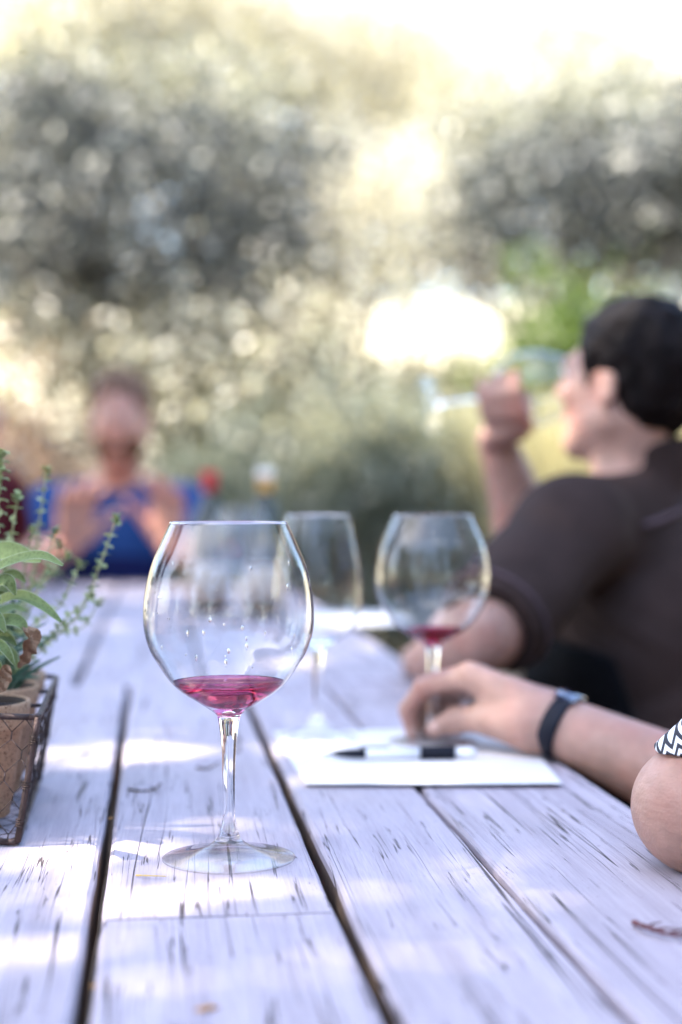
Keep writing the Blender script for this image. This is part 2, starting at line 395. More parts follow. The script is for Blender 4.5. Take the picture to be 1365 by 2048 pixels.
# ------------------------------------------------------------------ organic bodies: a smooth blend of tapered limbs, meshed
class Blob:
    def __init__(s): s.pr = []
    def cone(s, a, b, ra, rb, k=0.01, clip=None, sub=False):
        s.pr.append(('c', np.array(a, float), np.array(b, float), ra, rb, k, clip, sub)); return s
    def chain(s, pts, rads, k=0.01, clip=None):
        for i in range(len(pts) - 1): s.cone(pts[i], pts[i + 1], rads[i], rads[i + 1], k, clip)
        return s
    def ell(s, c, r, rot=None, k=0.01, clip=None, sub=False):
        rot = np.eye(3) if rot is None else np.array([list(q) for q in rot], float)   # rows = local axes in world
        s.pr.append(('e', np.array(c, float), np.array(r, float), rot, None, k, clip, sub)); return s
    def mesh(s, h, disp=None, lo=None, hi=None):
        L, H = [], []
        for p in s.pr:
            if p[-1]: continue
            if p[0] == 'c':
                r = max(p[3], p[4]); L.append(np.minimum(p[1], p[2]) - r); H.append(np.maximum(p[1], p[2]) + r)
            else:
                r = p[2].max(); L.append(p[1] - r); H.append(p[1] + r)
        lo = np.min(L, 0) - 4 * h; hi = np.max(H, 0) + 4 * h
        n = np.ceil((hi - lo) / h).astype(int) + 1
        F = np.full(n, 1.0, np.float32)
        ax = [lo[i] + h * np.arange(n[i]) for i in range(3)]
        for p in s.pr:
            k = p[5]; mrg = k * 1.5 + 3 * h
            if p[0] == 'c':
                r = max(p[3], p[4]); pl = np.minimum(p[1], p[2]) - r - mrg; ph = np.maximum(p[1], p[2]) + r + mrg
            else:
                r = p[2].max(); pl = p[1] - r - mrg; ph = p[1] + r + mrg
            i0 = np.clip(((pl - lo) / h).astype(int), 0, n); i1 = np.clip(((ph - lo) / h).astype(int) + 2, 0, n)
            if (i1 <= i0).any(): continue
            sl = tuple(slice(a, b) for a, b in zip(i0, i1))
            X = ax[0][sl[0]][:, None, None]; Y = ax[1][sl[1]][None, :, None]; Z = ax[2][sl[2]][None, None, :]
            if p[0] == 'c':
                a, b = p[1], p[2]; d = b - a; L2 = max(d.dot(d), 1e-12)
                t = np.clip(((X - a[0]) * d[0] + (Y - a[1]) * d[1] + (Z - a[2]) * d[2]) / L2, 0, 1)
                dist = np.sqrt((X - a[0] - t * d[0]) ** 2 + (Y - a[1] - t * d[1]) ** 2 + (Z - a[2] - t * d[2]) ** 2) - (p[3] + (p[4] - p[3]) * t)
            else:
                c, r3, Rm = p[1], p[2], p[3]
                q = [(X - c[0]) * Rm[i][0] + (Y - c[1]) * Rm[i][1] + (Z - c[2]) * Rm[i][2] for i in range(3)]
                k0 = np.sqrt(sum((q[i] / r3[i]) ** 2 for i in range(3))); k1 = np.sqrt(sum((q[i] / r3[i] ** 2) ** 2 for i in range(3)))
                dist = k0 * (k0 - 1) / np.maximum(k1, 1e-9)
            if p[6] is not None:
                cl = p[6] if isinstance(p[6], list) else [p[6]]
                for (cp, cn) in cl:
                    cn = np.array(cn, float); cn /= np.linalg.norm(cn)
                    dist = np.maximum(dist, (X - cp[0]) * cn[0] + (Y - cp[1]) * cn[1] + (Z - cp[2]) * cn[2])
            f = F[sl]
            if p[7]:
                d2 = -dist; hh = np.clip(0.5 - 0.5 * (f - d2) / k, 0, 1)
                F[sl] = f * (1 - hh) + d2 * hh + k * hh * (1 - hh)
            else:
                hh = np.clip(0.5 + 0.5 * (f - dist) / k, 0, 1)
                F[sl] = f * (1 - hh) + dist * hh - k * hh * (1 - hh)
        F[0] = F[-1] = 1; F[:, 0] = F[:, -1] = 1; F[:, :, 0] = F[:, :, -1] = 1
        # surface nets
        ins = F < 0
        cell_any = np.zeros(n - 1, bool); cell_all = np.ones(n - 1, bool)
        for dx in (0, 1):
            for dy in (0, 1):
                for dz in (0, 1):
                    q = ins[dx:n[0] - 1 + dx, dy:n[1] - 1 + dy, dz:n[2] - 1 + dz]
                    cell_any |= q; cell_all &= q
        act = cell_any & ~cell_all
        idx = np.argwhere(act); m = len(idx)
        vid = np.full(n - 1, -1, np.int64); vid[tuple(idx.T)] = np.arange(m)
        acc = np.zeros((m, 3)); cnt = np.zeros(m)
        cor = [(a, b, c) for a in (0, 1) for b in (0, 1) for c in (0, 1)]
        val = {c: F[idx[:, 0] + c[0], idx[:, 1] + c[1], idx[:, 2] + c[2]] for c in cor}
        for a in cor:
            for axn in range(3):
                if a[axn] == 1: continue
                b = list(a); b[axn] = 1; b = tuple(b)
                va, vb = val[a], val[b]; cr = (va < 0) != (vb < 0)
                t = np.where(cr, va / np.where(cr, va - vb, 1), 0)
                pt = np.repeat(np.array([a], float), m, 0); pt[:, axn] += t
                acc[cr] += pt[cr]; cnt[cr] += 1
        V = lo + h * (idx + acc / np.maximum(cnt, 1)[:, None])
        Q = []
        for axn in range(3):
            o1, o2 = [(1, 2), (2, 0), (0, 1)][axn]
            sa = [slice(1, -1)] * 3; sb = [slice(1, -1)] * 3
            sa[axn] = slice(0, -1); sb[axn] = slice(1, None)
            A, B = ins[tuple(sa)], ins[tuple(sb)]
            for flip, mask in ((False, A & ~B), (True, ~A & B)):
                e = np.argwhere(mask)
                if not len(e): continue
                off = np.ones(3, int); off[axn] = 0; e = e + off
                def cell(d1, d2):
                    c = e.copy(); c[:, o1] += d1; c[:, o2] += d2; return vid[tuple(c.T)]
                q = np.stack([cell(-1, -1), cell(0, -1), cell(0, 0), cell(-1, 0)], 1)
                Q.append(q[:, ::-1] if flip else q)
        Q = np.concatenate(Q); Q = Q[(Q >= 0).all(1)]
        # one light smoothing pass
        for _ in range(2):
            S = np.zeros_like(V); Cn = np.zeros(len(V))
            for i in range(4):
                j = (i + 1) % 4
                np.add.at(S, Q[:, i], V[Q[:, j]]); np.add.at(Cn, Q[:, i], 1)
                np.add.at(S, Q[:, j], V[Q[:, i]]); np.add.at(Cn, Q[:, j], 1)
            V = V * 0.5 + 0.5 * S / np.maximum(Cn, 1)[:, None]
        if disp is not None: V = V + disp(V)
        return V, Q
def blob_obj(name, bl, h, m, parent, disp=None):
    V, Q = bl.mesh(h, disp)
    off = np.array(parent.location) if parent is not None else np.zeros(3)
    return mesh_obj(name, V - off, Q, m, parent)
def folds(amp, freq, seed=0.0):            # cloth wrinkles
    def f(V):
        out = np.zeros_like(V)
        a = np.sin(V[:, 0] * freq + 3 * np.sin(V[:, 2] * freq * 0.6 + seed)) * np.sin(V[:, 2] * freq * 0.8 + 2 * np.sin(V[:, 1] * freq * 0.7 + seed))
        out[:, 0] = a * amp; out[:, 1] = a * amp * 0.8; out[:, 2] = a * amp * 0.3; return out
    return f
def V3(*a): return Vector(a)
def frame3(f, up):                         # rows: right, forward, up
    f = Vector(f).normalized(); r = f.cross(Vector(up)).normalized(); u = r.cross(f).normalized()
    return r, f, u
def add_head(bl, c, f, up, s=1.0):
    r, f, u = frame3(f, up); c = Vector(c)
    P = lambda x, y, z: c + (r * x + f * y + u * z) * s
    rot = (r, f, u)
    E = lambda p, rr, k=0.012, sub=False: bl.ell(P(*p), tuple(q * s for q in rr), rot, k * s, None, sub)
    E((0, -0.015, 0.032), (0.074, 0.094, 0.088)); E((0, 0.028, -0.028), (0.060, 0.066, 0.088), 0.03)
    for q in (-1, 1):
        bl.cone(P(q * 0.052, 0.0, -0.055), P(q * 0.016, 0.070, -0.098), 0.022 * s, 0.018 * s, 0.03 * s)
        E((q * 0.036, 0.068, -0.022), (0.022, 0.018, 0.02), 0.018)
        E((q * 0.032, 0.100, 0.010), (0.017, 0.014, 0.012), 0.01, True)
        E((q * 0.030, 0.080, 0.010), (0.013, 0.013, 0.011), 0.004)
    bl.cone(P(-0.034, 0.083, 0.026), P(0.034, 0.083, 0.026), 0.009 * s, 0.009 * s, 0.014 * s)
    bl.cone(P(0, 0.091, 0.018), P(0, 0.112, -0.022), 0.008 * s, 0.012 * s, 0.01 * s)
    for q in (-1, 1): bl.cone(P(0, 0.104, -0.024), P(q * 0.013, 0.097, -0.027), 0.008 * s, 0.007 * s, 0.006 * s)
    bl.cone(P(-0.018, 0.089, -0.052), P(0.018, 0.089, -0.052), 0.0065 * s, 0.0065 * s, 0.006 * s)
    bl.cone(P(-0.016, 0.088, -0.064), P(0.016, 0.088, -0.064), 0.0075 * s, 0.0075 * s, 0.006 * s)
    for q in (-1, 1):
        E((q * 0.077, -0.012, -0.010), (0.008, 0.016, 0.027), 0.006)
        E((q * 0.084, -0.006, -0.006), (0.006, 0.009, 0.016), 0.005, True)
    return P, rot
def hair_blob(P, rot, s, hairline=0.045, thick=0.008, nape=-0.075, side=0.02):
    bl = Blob()
    clipf = None
    bl.ell(P(0, -0.018, 0.036), (0.078 * s + thick * s, 0.096 * s + thick * s, 0.088 * s + thick * s * 1.2), rot, 0.01)
    bl.ell(P(0, -0.052, -0.020), (0.060 * s, 0.052 * s, 0.058 * s), rot, 0.03)
    bl.ell(P(0, 0.108, -0.030), (0.10 * s, 0.088 * s, 0.112 * s), rot, 0.012, None, True)       # face opening
    for q in (-1, 1): bl.ell(P(q * 0.088, 0.005, -0.02), (0.03 * s, 0.036 * s, 0.048 * s), rot, 0.008, None, True)
    bl.ell(P(0, -0.01, -0.155), (0.16 * s, 0.16 * s, 0.093 * s), rot, 0.01, None, True)
    return bl
def hand_chains(wrist, d, n, thumb_side, curl=0.35, spread=0.10, s=1.0, thumb_curl=0.3, thumb_open=0.7, curls=None):
    """d: towards the fingers, n: out of the palm, thumb_side: lateral vector to the thumb"""
    d = Vector(d).normalized(); n = (Vector(n) - d * Vector(n).dot(d)).normalized(); t = Vector(thumb_side)
    t = (t - d * t.dot(d) - n * t.dot(n)).normalized(); w = Vector(wrist)
    res = []
    lens = [(0.042, 0.026, 0.021), (0.047, 0.030, 0.023), (0.043, 0.028, 0.022), (0.034, 0.021, 0.019)]
    for i, ln in enumerate(lens):
        o = 0.030 - 0.0195 * i
        root = w + (d * (0.088 - 0.005 * abs(i - 1)) + t * o) * s
        dr = (d + t * (spread * (1.2 - i * 0.8))).normalized()
        c = curl if curls is None else curls[i]
        pts = [root]; ang = 0
        for L, kk in zip(ln, (0.8, 1.2, 0.8)):
            ang += c * kk
            pts.append(pts[-1] + (dr * math.cos(ang) + n * math.sin(ang)) * L * s)
        res.append(('f', [w + (d * 0.02 + t * o * 0.6) * s] + pts, [0.014 * s, 0.0115 * s, 0.0095 * s, 0.0085 * s, 0.0068 * s]))
    tr = w + (d * 0.022 + t * 0.026 + n * 0.006) * s
    td = (d * (1 - 0.3 * thumb_open) + t * thumb_open).normalized()
    a = tr + td * 0.040 * s; b = a + (td * math.cos(thumb_curl) + n * math.sin(thumb_curl)) * 0.032 * s
    cdir = (td * math.cos(thumb_curl * 2) + n * math.sin(thumb_curl * 2) + d * 0.3).normalized()
    res.append(('t', [tr, a, b, b + cdir * 0.026 * s], [0.016 * s, 0.013 * s, 0.011 * s, 0.008 * s]))
    palm = [(w + (d * 0.035 + t * 0.0) * s, (0.036 * s, 0.048 * s, 0.014 * s), (t, d, n)),
            (w + (d * 0.070) * s, (0.040 * s, 0.026 * s, 0.0135 * s), (t, d, n))]
    return res, palm
def add_hand(bl, wrist, d, n, thumb_side, **kw):
    ch, palm = hand_chains(wrist, d, n, thumb_side, **kw)
    for c, r, rot in palm: bl.ell(c, r, rot, 0.010)
    for kind, pts, rads in ch: bl.chain(pts, rads, 0.0035)
    return ch
def add_arm(bl, sh, el, wr, s=1.0, r=(0.052, 0.042, 0.045, 0.027)):
    sh, el, wr = Vector(sh), Vector(el), Vector(wr)
    bl.cone(sh, el, r[0] * s, r[1] * s, 0.02)
    m = el.lerp(wr, 0.28)
    bl.cone(el, m, r[1] * s * 0.93, r[2] * s, 0.015); bl.cone(m, wr, r[2] * s, r[3] * s, 0.015)
def torso(bl, hip, chest, neck, shl, shr, grow=0.0, k=0.05, depth=0.11, clip=None):
    hip, chest, neck, shl, shr = map(Vector, (hip, chest, neck, shl, shr))
    lat = (shr - shl).normalized(); up = (neck - hip).normalized(); fwd = up.cross(lat).normalized(); up2 = lat.cross(fwd)
    rot = (lat, fwd, up2); hw = (shr - shl).length / 2
    bl.ell(hip, (0.165 + grow, 0.125 + grow, 0.14 + grow), rot, k, clip)
    bl.ell(hip.lerp(chest, 0.5), (0.145 + grow, depth + grow, 0.19 + grow), rot, k, clip)
    bl.ell(chest, (hw * 0.86 + grow, depth + 0.008 + grow, 0.18 + grow), rot, k, clip)
    bl.cone(shl, shr, 0.052 + grow, 0.052 + grow, k, clip)
    bl.cone(neck.lerp(shl, 0.25) , shl, 0.050 + grow, 0.052 + grow, k, clip); bl.cone(neck.lerp(shr, 0.25), shr, 0.050 + grow, 0.052 + grow, k, clip)
# ================================================================== SETTING
TROT = R(7.04)
tx, ty = math.cos(TROT), math.sin(TROT)
def TW(u, v, z=TZ): return Vector((u * tx - v * ty, u * ty + v * tx, z))
def UV(p): return (p[0] * tx + p[1] * ty, -p[0] * ty + p[1] * tx)

# ground: one sheet to the horizon, flat round the table, a dry slope rising behind the shrubs
def ground_h(x, y):
    a = min(max((y - 10.5) / 22.0, 0), 1); rise = (a * a * (3 - 2 * a)) * 5.2
    far = min(max((y - 40) / 200.0, 0), 1) * 3
    return rise + far + 0.03 * math.sin(x * 1.3 + y * 0.7) * min(1, max(0, (math.hypot(x, y - 2) - 2.5) / 3))
ys = [-60, -30, -14, -6, -3, -1, 0, 1, 2, 3, 4, 5, 6, 7, 8, 9, 10, 11, 12, 13, 14, 16, 18, 20, 23, 26, 30, 35, 42, 60, 100, 200, 400]
xs = [-400, -150, -60, -30, -18, -12, -9, -7, -5.5, -4, -3, -2, -1, 0, 1, 2, 3, 4, 5.5, 7, 9, 12, 18, 30, 60, 150, 400]
gv = [(x, y, ground_h(x, y)) for y in ys for x in xs]
nx = len(xs)
gf = [(j * nx + i, j * nx + i + 1, (j + 1) * nx + i + 1, (j + 1) * nx + i) for j in range(len(ys) - 1) for i in range(nx - 1)]
def ground_mat():
    m, nt, b = newmat('garden_ground')
    tc = nt.nodes.new('ShaderNodeTexCoord'); v = tc.outputs['Object']
    sep = nt.nodes.new('ShaderNodeSeparateXYZ'); nt.links.new(v, sep.inputs[0])
    f = noise_n(nt, v, 9, 6, 0.65); f2 = noise_n(nt, v, 0.7, 4, 0.6)
    mul = ramp(nt, f, [(0.3, (0.07, 0.038, 0.028)), (0.55, (0.15, 0.085, 0.06)), (0.72, (0.26, 0.17, 0.12))])
    dry = ramp(nt, f, [(0.3, (0.34, 0.30, 0.19)), (0.6, (0.50, 0.46, 0.34)), (0.75, (0.60, 0.55, 0.42))])
    edge = math_n(nt, 'ADD', math_n(nt, 'MULTIPLY', math_n(nt, 'SUBTRACT', sep.outputs[1], 7.5), 0.45), math_n(nt, 'MULTIPLY', math_n(nt, 'SUBTRACT', f2, 0.5), 2.0), clamp=True)
    nt.links.new(mixc(nt, edge, mul, dry), b.inputs['Base Color']); b.inputs['Roughness'].default_value = 0.95
    bump(nt, b, f, 0.8, 0.03); return m
g_ = mesh_obj('ground', gv, gf, ground_mat(), None); tag(g_, kind='structure')

# ------------------------------------------------------------------ foliage
def leaf_quads(Cn, size, flat=0.0, asp=0.45, seed=1, droop=None):
    rg = np.random.default_rng(seed); n = len(Cn)
    d = rg.normal(size=(n, 3)); d[:, 2] *= (1 - flat); d /= np.linalg.norm(d, axis=1)[:, None]
    if droop is not None: d = d * 0.6 + np.array(droop); d /= np.linalg.norm(d, axis=1)[:, None]
    e = rg.normal(size=(n, 3)); e -= (e * d).sum(1)[:, None] * d
    if flat: e[:, 2] *= (1 - flat)
    e /= np.maximum(np.linalg.norm(e, axis=1)[:, None], 1e-6)
    s = size * rg.uniform(0.6, 1.3, n)[:, None]
    nn = np.cross(d, e)
    V = np.stack([Cn - d * s * 0.5, Cn + e * s * asp * 0.5 - nn * s * 0.06, Cn + d * s * 0.5, Cn - e * s * asp * 0.5 - nn * s * 0.06], 1).reshape(-1, 3)
    F = np.arange(4 * n).reshape(-1, 4)
    return V, F
def leaf_mesh(name, Cn, size, m, parent=None, **kw):
    V, F = leaf_quads(Cn, size, **kw)
    off = np.array(parent.location) if parent is not None else 0
    V = V - off
    me = bpy.data.meshes.new(name); n = len(F)
    me.vertices.add(len(V)); me.vertices.foreach_set('co', V.astype(np.float32).ravel())
    me.loops.add(4 * n); me.loops.foreach_set('vertex_index', F.astype(np.int32).ravel())
    me.polygons.add(n); me.polygons.foreach_set('loop_start', np.arange(0, 4 * n, 4, dtype=np.int32))
    me.update(calc_edges=True); me.materials.append(m)
    o = bpy.data.objects.new(name, me); C.objects.link(o)
    if parent is not None: o.parent = parent
    return o
def cluster_pts(lobes, ncl, per, csize, seed):
    """lobes: (centre, radii); leaf clumps spread through them, denser near the outside"""
    rg = np.random.default_rng(seed); out = []
    vol = np.array([r[0] * r[1] * r[2] for _, r in lobes]) ** 0.8; vol /= vol.sum()
    for (c, r), wgt in zip(lobes, vol):
        k = max(3, int(ncl * wgt)); d = rg.normal(size=(k, 3)); d /= np.linalg.norm(d, axis=1)[:, None]
        rad = np.clip(np.abs(rg.normal(0.72, .27, k)), .1, 1.5)
        cc = np.array(c) + d * rad[:, None] * np.array(r)
        for q in cc:
            m = int(per * rg.uniform(0.4, 1.6)); sc = csize * rg.uniform(0.6, 1.5)
            out.append(q + rg.normal(size=(m, 3)) * sc * np.array([1, 1, 0.7]))
    return np.concatenate(out)
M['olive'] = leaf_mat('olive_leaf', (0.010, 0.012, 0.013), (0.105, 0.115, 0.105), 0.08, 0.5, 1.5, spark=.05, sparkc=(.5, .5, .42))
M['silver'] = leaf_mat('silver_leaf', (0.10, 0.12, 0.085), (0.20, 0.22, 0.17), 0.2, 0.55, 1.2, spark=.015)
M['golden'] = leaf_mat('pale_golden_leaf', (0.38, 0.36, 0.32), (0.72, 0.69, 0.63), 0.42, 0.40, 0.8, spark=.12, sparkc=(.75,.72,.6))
M['sparkle'] = leaf_mat('cream_flecked_leaf', (0.08, 0.075, 0.05), (0.30, 0.28, 0.20), .3, .4, .8, spark=.30, sparkc=(.86, .83, .70))  # cream share of the leaves stands in for sunlit highlights
M['green'] = leaf_mat('fresh_green_leaf', (0.03, 0.06, 0.01), (0.13, 0.19, 0.04), 0.4, 0.4, 1.2)
M['grass'] = leaf_mat('dry_grass', (0.40, 0.37, 0.25), (0.62, 0.59, 0.45), 0.35, 0.6, 1.0)
M['canopy'] = leaf_mat('oak_leaf', (0.05, 0.09, 0.03), (0.10, 0.15, 0.05), 0.25, 0.4, 1.0)
M['brownleaf'] = leaf_mat('russet_leaf', (0.20, 0.12, 0.08), (0.38, 0.27, 0.20), 0.3, 0.5, 1.0)

def limb_tree(root, base, top_pts, r0, seed, m='bark'):
    rg = random.Random(seed); parts = []
    fork = base + Vector((0, 0, max(0.4, (min(p.z for p in top_pts) - base.z) * 0.45)))
    parts.append(tube(spline([base, base.lerp(fork, 0.5) + Vector((rg.uniform(-.06, .06), rg.uniform(-.06, .06), 0)), fork], 4), [r0 * (1.25 - 0.4 * i / 8) for i in range(9)], 9))
    for p in top_pts:
        mid = fork.lerp(p, 0.5) + Vector((rg.uniform(-.15, .15), rg.uniform(-.15, .15), rg.uniform(0, .15)))
        sp = spline([fork, mid, p], 5); parts.append(tube(sp, [r0 * 0.6 * (1 - i / (len(sp))) + 0.006 for i in range(len(sp))], 6))
        for _ in range(3):
            t = sp[rg.randint(3, len(sp) - 2)]; e = t + Vector((rg.uniform(-.5, .5), rg.uniform(-.5, .5), rg.uniform(0, .4)))
            parts.append(tube([t, t.lerp(e, .5) + Vector((0, 0, .04)), e], [0.014, 0.009, 0.004], 5))
    V, F = merge(parts); off = root.location
    V = [(a[0] - off.x, a[1] - off.y, a[2] - off.z) for a in V]
    mesh_obj('trunk', V, F, M[m], root)
def tree(name, label, cat, group, px, Y, lobes, leaf, ncl, per, lsize, csize, seed, r0=0.07, **kw):
    """lobes: (px, py, rx_px, ry_px, dy) as seen, at distance Y"""
    b = Vector(((px - CX) / FPX * Y, Y, 0)); b.z = ground_h(b.x, b.y) - 0.05
    root = empty(name, b); tag(root, label, cat, group)
    L = []
    for (x, y, rx, ry, dy) in lobes:
        c = at(x, y, Y + dy); L.append((c, (rx / FPX * Y, max(rx, ry) / FPX * Y * 0.8, ry / FPX * Y)))
    limb_tree(root, b, [c for c, _ in L], r0, seed)
    leaf_mesh('crown', cluster_pts(L, ncl, per, csize, seed), lsize, M[leaf], root, seed=seed, **kw)
    return root
def shrub(name, label, group, px, Y, wpx, top, leaf, ncl, per, lsize, csize, seed, cat='shrub', **kw):
    b = Vector(((px - CX) / FPX * Y, Y, 0)); b.z = ground_h(b.x, b.y) - 0.03
    root = empty(name, b); tag(root, label, cat, group)
    zt = at(px, top, Y).z; hz = (zt - b.z) / 2; rx = wpx / FPX * Y
    rg = random.Random(seed); L = [((b.x, b.y, b.z + hz * 1.0), (rx * .8, rx * 0.6, hz * .95))]
    for _ in range(5):
        L.append(((b.x + rg.uniform(-.7, .7) * rx, b.y + rg.uniform(-.3, .3), b.z + hz * rg.uniform(.5, 1.5)), (rx * .35, rx * .35, hz * .42)))
    st = []
    for _ in range(9):
        e = Vector((b.x + rg.uniform(-.6, .6) * rx, b.y + rg.uniform(-.3, .3), b.z + hz * rg.uniform(.8, 1.6)))
        st.append(tube([b, b.lerp(e, .5) + Vector((rg.uniform(-.06, .06), 0, .05)), e], [0.018, 0.01, 0.004], 5))
    V, F = merge(st); mesh_obj('stems', [(a[0] - b.x, a[1] - b.y, a[2] - b.z) for a in V], F, M['bark'], root)
    leaf_mesh('foliage', cluster_pts(L, ncl, per, csize, seed), lsize, M[leaf], root, seed=seed, **kw)
    return root
G1 = 'tall trees closing the garden'; G2 = 'shrubs round the dining spot'
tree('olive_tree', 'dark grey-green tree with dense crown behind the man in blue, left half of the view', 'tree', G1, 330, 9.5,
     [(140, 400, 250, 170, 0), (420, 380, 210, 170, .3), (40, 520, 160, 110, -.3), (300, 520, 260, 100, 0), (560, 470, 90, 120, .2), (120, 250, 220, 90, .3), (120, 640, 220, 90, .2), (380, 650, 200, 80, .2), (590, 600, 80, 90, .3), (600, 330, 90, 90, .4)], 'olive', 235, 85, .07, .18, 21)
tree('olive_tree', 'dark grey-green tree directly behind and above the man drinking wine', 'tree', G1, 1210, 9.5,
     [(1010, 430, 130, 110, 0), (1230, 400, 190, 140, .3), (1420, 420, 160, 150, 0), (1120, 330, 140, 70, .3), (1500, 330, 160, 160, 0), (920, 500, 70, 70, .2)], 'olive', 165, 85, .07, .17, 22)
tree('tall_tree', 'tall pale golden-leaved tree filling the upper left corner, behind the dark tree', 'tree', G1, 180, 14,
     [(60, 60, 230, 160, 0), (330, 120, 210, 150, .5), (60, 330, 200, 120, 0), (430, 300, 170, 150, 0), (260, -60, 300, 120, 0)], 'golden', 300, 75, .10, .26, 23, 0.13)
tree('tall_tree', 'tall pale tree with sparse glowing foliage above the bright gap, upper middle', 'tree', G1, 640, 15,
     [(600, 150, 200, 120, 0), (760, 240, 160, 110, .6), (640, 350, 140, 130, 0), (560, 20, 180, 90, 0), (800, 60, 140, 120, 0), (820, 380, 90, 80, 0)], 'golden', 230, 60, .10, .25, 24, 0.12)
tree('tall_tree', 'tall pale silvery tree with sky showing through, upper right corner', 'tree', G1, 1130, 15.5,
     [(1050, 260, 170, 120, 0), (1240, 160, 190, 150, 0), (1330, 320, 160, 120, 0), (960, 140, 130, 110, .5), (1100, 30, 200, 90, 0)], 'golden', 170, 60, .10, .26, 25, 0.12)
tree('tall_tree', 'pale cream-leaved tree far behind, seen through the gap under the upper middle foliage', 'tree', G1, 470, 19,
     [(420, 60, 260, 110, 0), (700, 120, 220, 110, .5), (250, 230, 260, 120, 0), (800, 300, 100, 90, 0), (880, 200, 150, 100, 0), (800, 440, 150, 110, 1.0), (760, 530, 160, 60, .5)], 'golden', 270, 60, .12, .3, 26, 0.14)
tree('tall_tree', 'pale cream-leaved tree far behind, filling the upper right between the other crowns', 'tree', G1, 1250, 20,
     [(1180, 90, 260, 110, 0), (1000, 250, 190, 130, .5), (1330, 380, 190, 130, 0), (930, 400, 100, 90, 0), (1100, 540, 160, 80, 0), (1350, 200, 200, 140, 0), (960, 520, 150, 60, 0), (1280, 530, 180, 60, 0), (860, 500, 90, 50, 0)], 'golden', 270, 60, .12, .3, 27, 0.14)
for i, (hx_, hy_, hh_) in enumerate(((-3.4, -4.2, 4.6), (-.9, -4.9, 3.9), (1.6, -4.4, 5.0), (4.0, -3.6, 4.4))):  # unseen bushes, added to darken what the glasses reflect
    rb = empty('laurel_bush', (hx_, hy_, 0)); tag(rb, ['dark green bush behind the viewer, farthest left of four', 'low dark green bush behind the viewer, second from the left', 'tallest dark green bush behind the viewer, second from the right', 'dark green bush behind the viewer, farthest right of four'][i], 'bush', 'tall bushes behind the viewer')
    leaf_mesh('foliage', cluster_pts([((hx_, hy_, hh_ * .5), (1.25, .8, hh_ * .5))], 190, 60, .24, 60 + i), .11, M['canopy'], rb, seed=60 + i)
    v, f = tube([(0, 0, 0), (.03, .02, hh_ * .4), (0, 0, hh_ * .8)], [.07, .05, .02], 7); mesh_obj('trunk', v, f, M['bark'], rb)
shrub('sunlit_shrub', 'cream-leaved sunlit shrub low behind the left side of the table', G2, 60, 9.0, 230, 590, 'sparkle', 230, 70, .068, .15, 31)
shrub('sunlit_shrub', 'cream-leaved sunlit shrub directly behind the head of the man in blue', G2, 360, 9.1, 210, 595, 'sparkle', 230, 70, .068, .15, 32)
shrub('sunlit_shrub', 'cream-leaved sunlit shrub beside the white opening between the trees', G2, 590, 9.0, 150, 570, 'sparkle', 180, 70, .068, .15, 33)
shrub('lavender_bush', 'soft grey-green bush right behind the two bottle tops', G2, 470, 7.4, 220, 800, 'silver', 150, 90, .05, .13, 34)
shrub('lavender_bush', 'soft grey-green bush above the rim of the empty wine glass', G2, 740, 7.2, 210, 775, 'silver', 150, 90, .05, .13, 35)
shrub('green_shrub', 'bright green shrub beside the head of the man drinking', G2, 1180, 8.2, 250, 530, 'green', 190, 80, .07, .15, 36)
shrub('green_shrub', 'green shrub at the right edge of the view behind the drinking man', G2, 1520, 8.0, 200, 560, 'green', 110, 70, .07, .15, 37)
shrub('russet_shrub', 'brownish-pink shrub at the left edge behind the seated people', G2, 40, 8.2, 190, 800, 'brownleaf', 120, 70, .06, .14, 38)
shrub('dark_shrub', 'dark low shrub behind the shoulder of the man in blue', G2, 60, 6.6, 200, 880, 'olive', 110, 90, .05, .12, 39)
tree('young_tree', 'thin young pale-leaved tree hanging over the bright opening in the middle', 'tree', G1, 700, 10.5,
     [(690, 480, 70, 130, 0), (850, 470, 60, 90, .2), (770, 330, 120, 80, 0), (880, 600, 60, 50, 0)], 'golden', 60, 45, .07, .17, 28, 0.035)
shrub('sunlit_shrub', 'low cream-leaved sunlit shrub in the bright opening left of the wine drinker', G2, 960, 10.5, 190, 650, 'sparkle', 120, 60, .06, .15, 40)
M['midgreen'] = leaf_mat('grey_green_leaf', (0.08, 0.085, 0.068), (0.30, 0.30, 0.24), .3, .45, 1.2, spark=.10)
tree('grey_green_tree', 'mid grey-green tree with loose foliage behind the dark tree, left', 'tree', G1, 420, 12,
     [(120, 200, 200, 120, 0), (430, 240, 200, 120, 0), (600, 430, 120, 150, 0), (40, 420, 120, 160, 0), (300, 620, 300, 90, 0)], 'midgreen', 210, 80, .085, .24, 41, .08)
tree('grey_green_tree', 'mid grey-green tree with loose foliage behind the dark tree, right', 'tree', G1, 1090, 12,
     [(1000, 330, 150, 110, 0), (1200, 280, 200, 110, 0), (1340, 430, 160, 160, 0), (930, 500, 80, 90, 0)], 'midgreen', 170, 80, .085, .24, 42, .08)
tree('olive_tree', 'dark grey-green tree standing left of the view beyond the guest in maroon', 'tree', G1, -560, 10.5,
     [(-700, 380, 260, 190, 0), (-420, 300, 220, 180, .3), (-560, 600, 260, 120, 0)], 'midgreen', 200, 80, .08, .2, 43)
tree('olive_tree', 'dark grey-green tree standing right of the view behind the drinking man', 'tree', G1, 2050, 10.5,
     [(1850, 350, 240, 190, 0), (2150, 300, 240, 200, .3), (2000, 600, 300, 120, 0)], 'midgreen', 200, 80, .08, .2, 44)
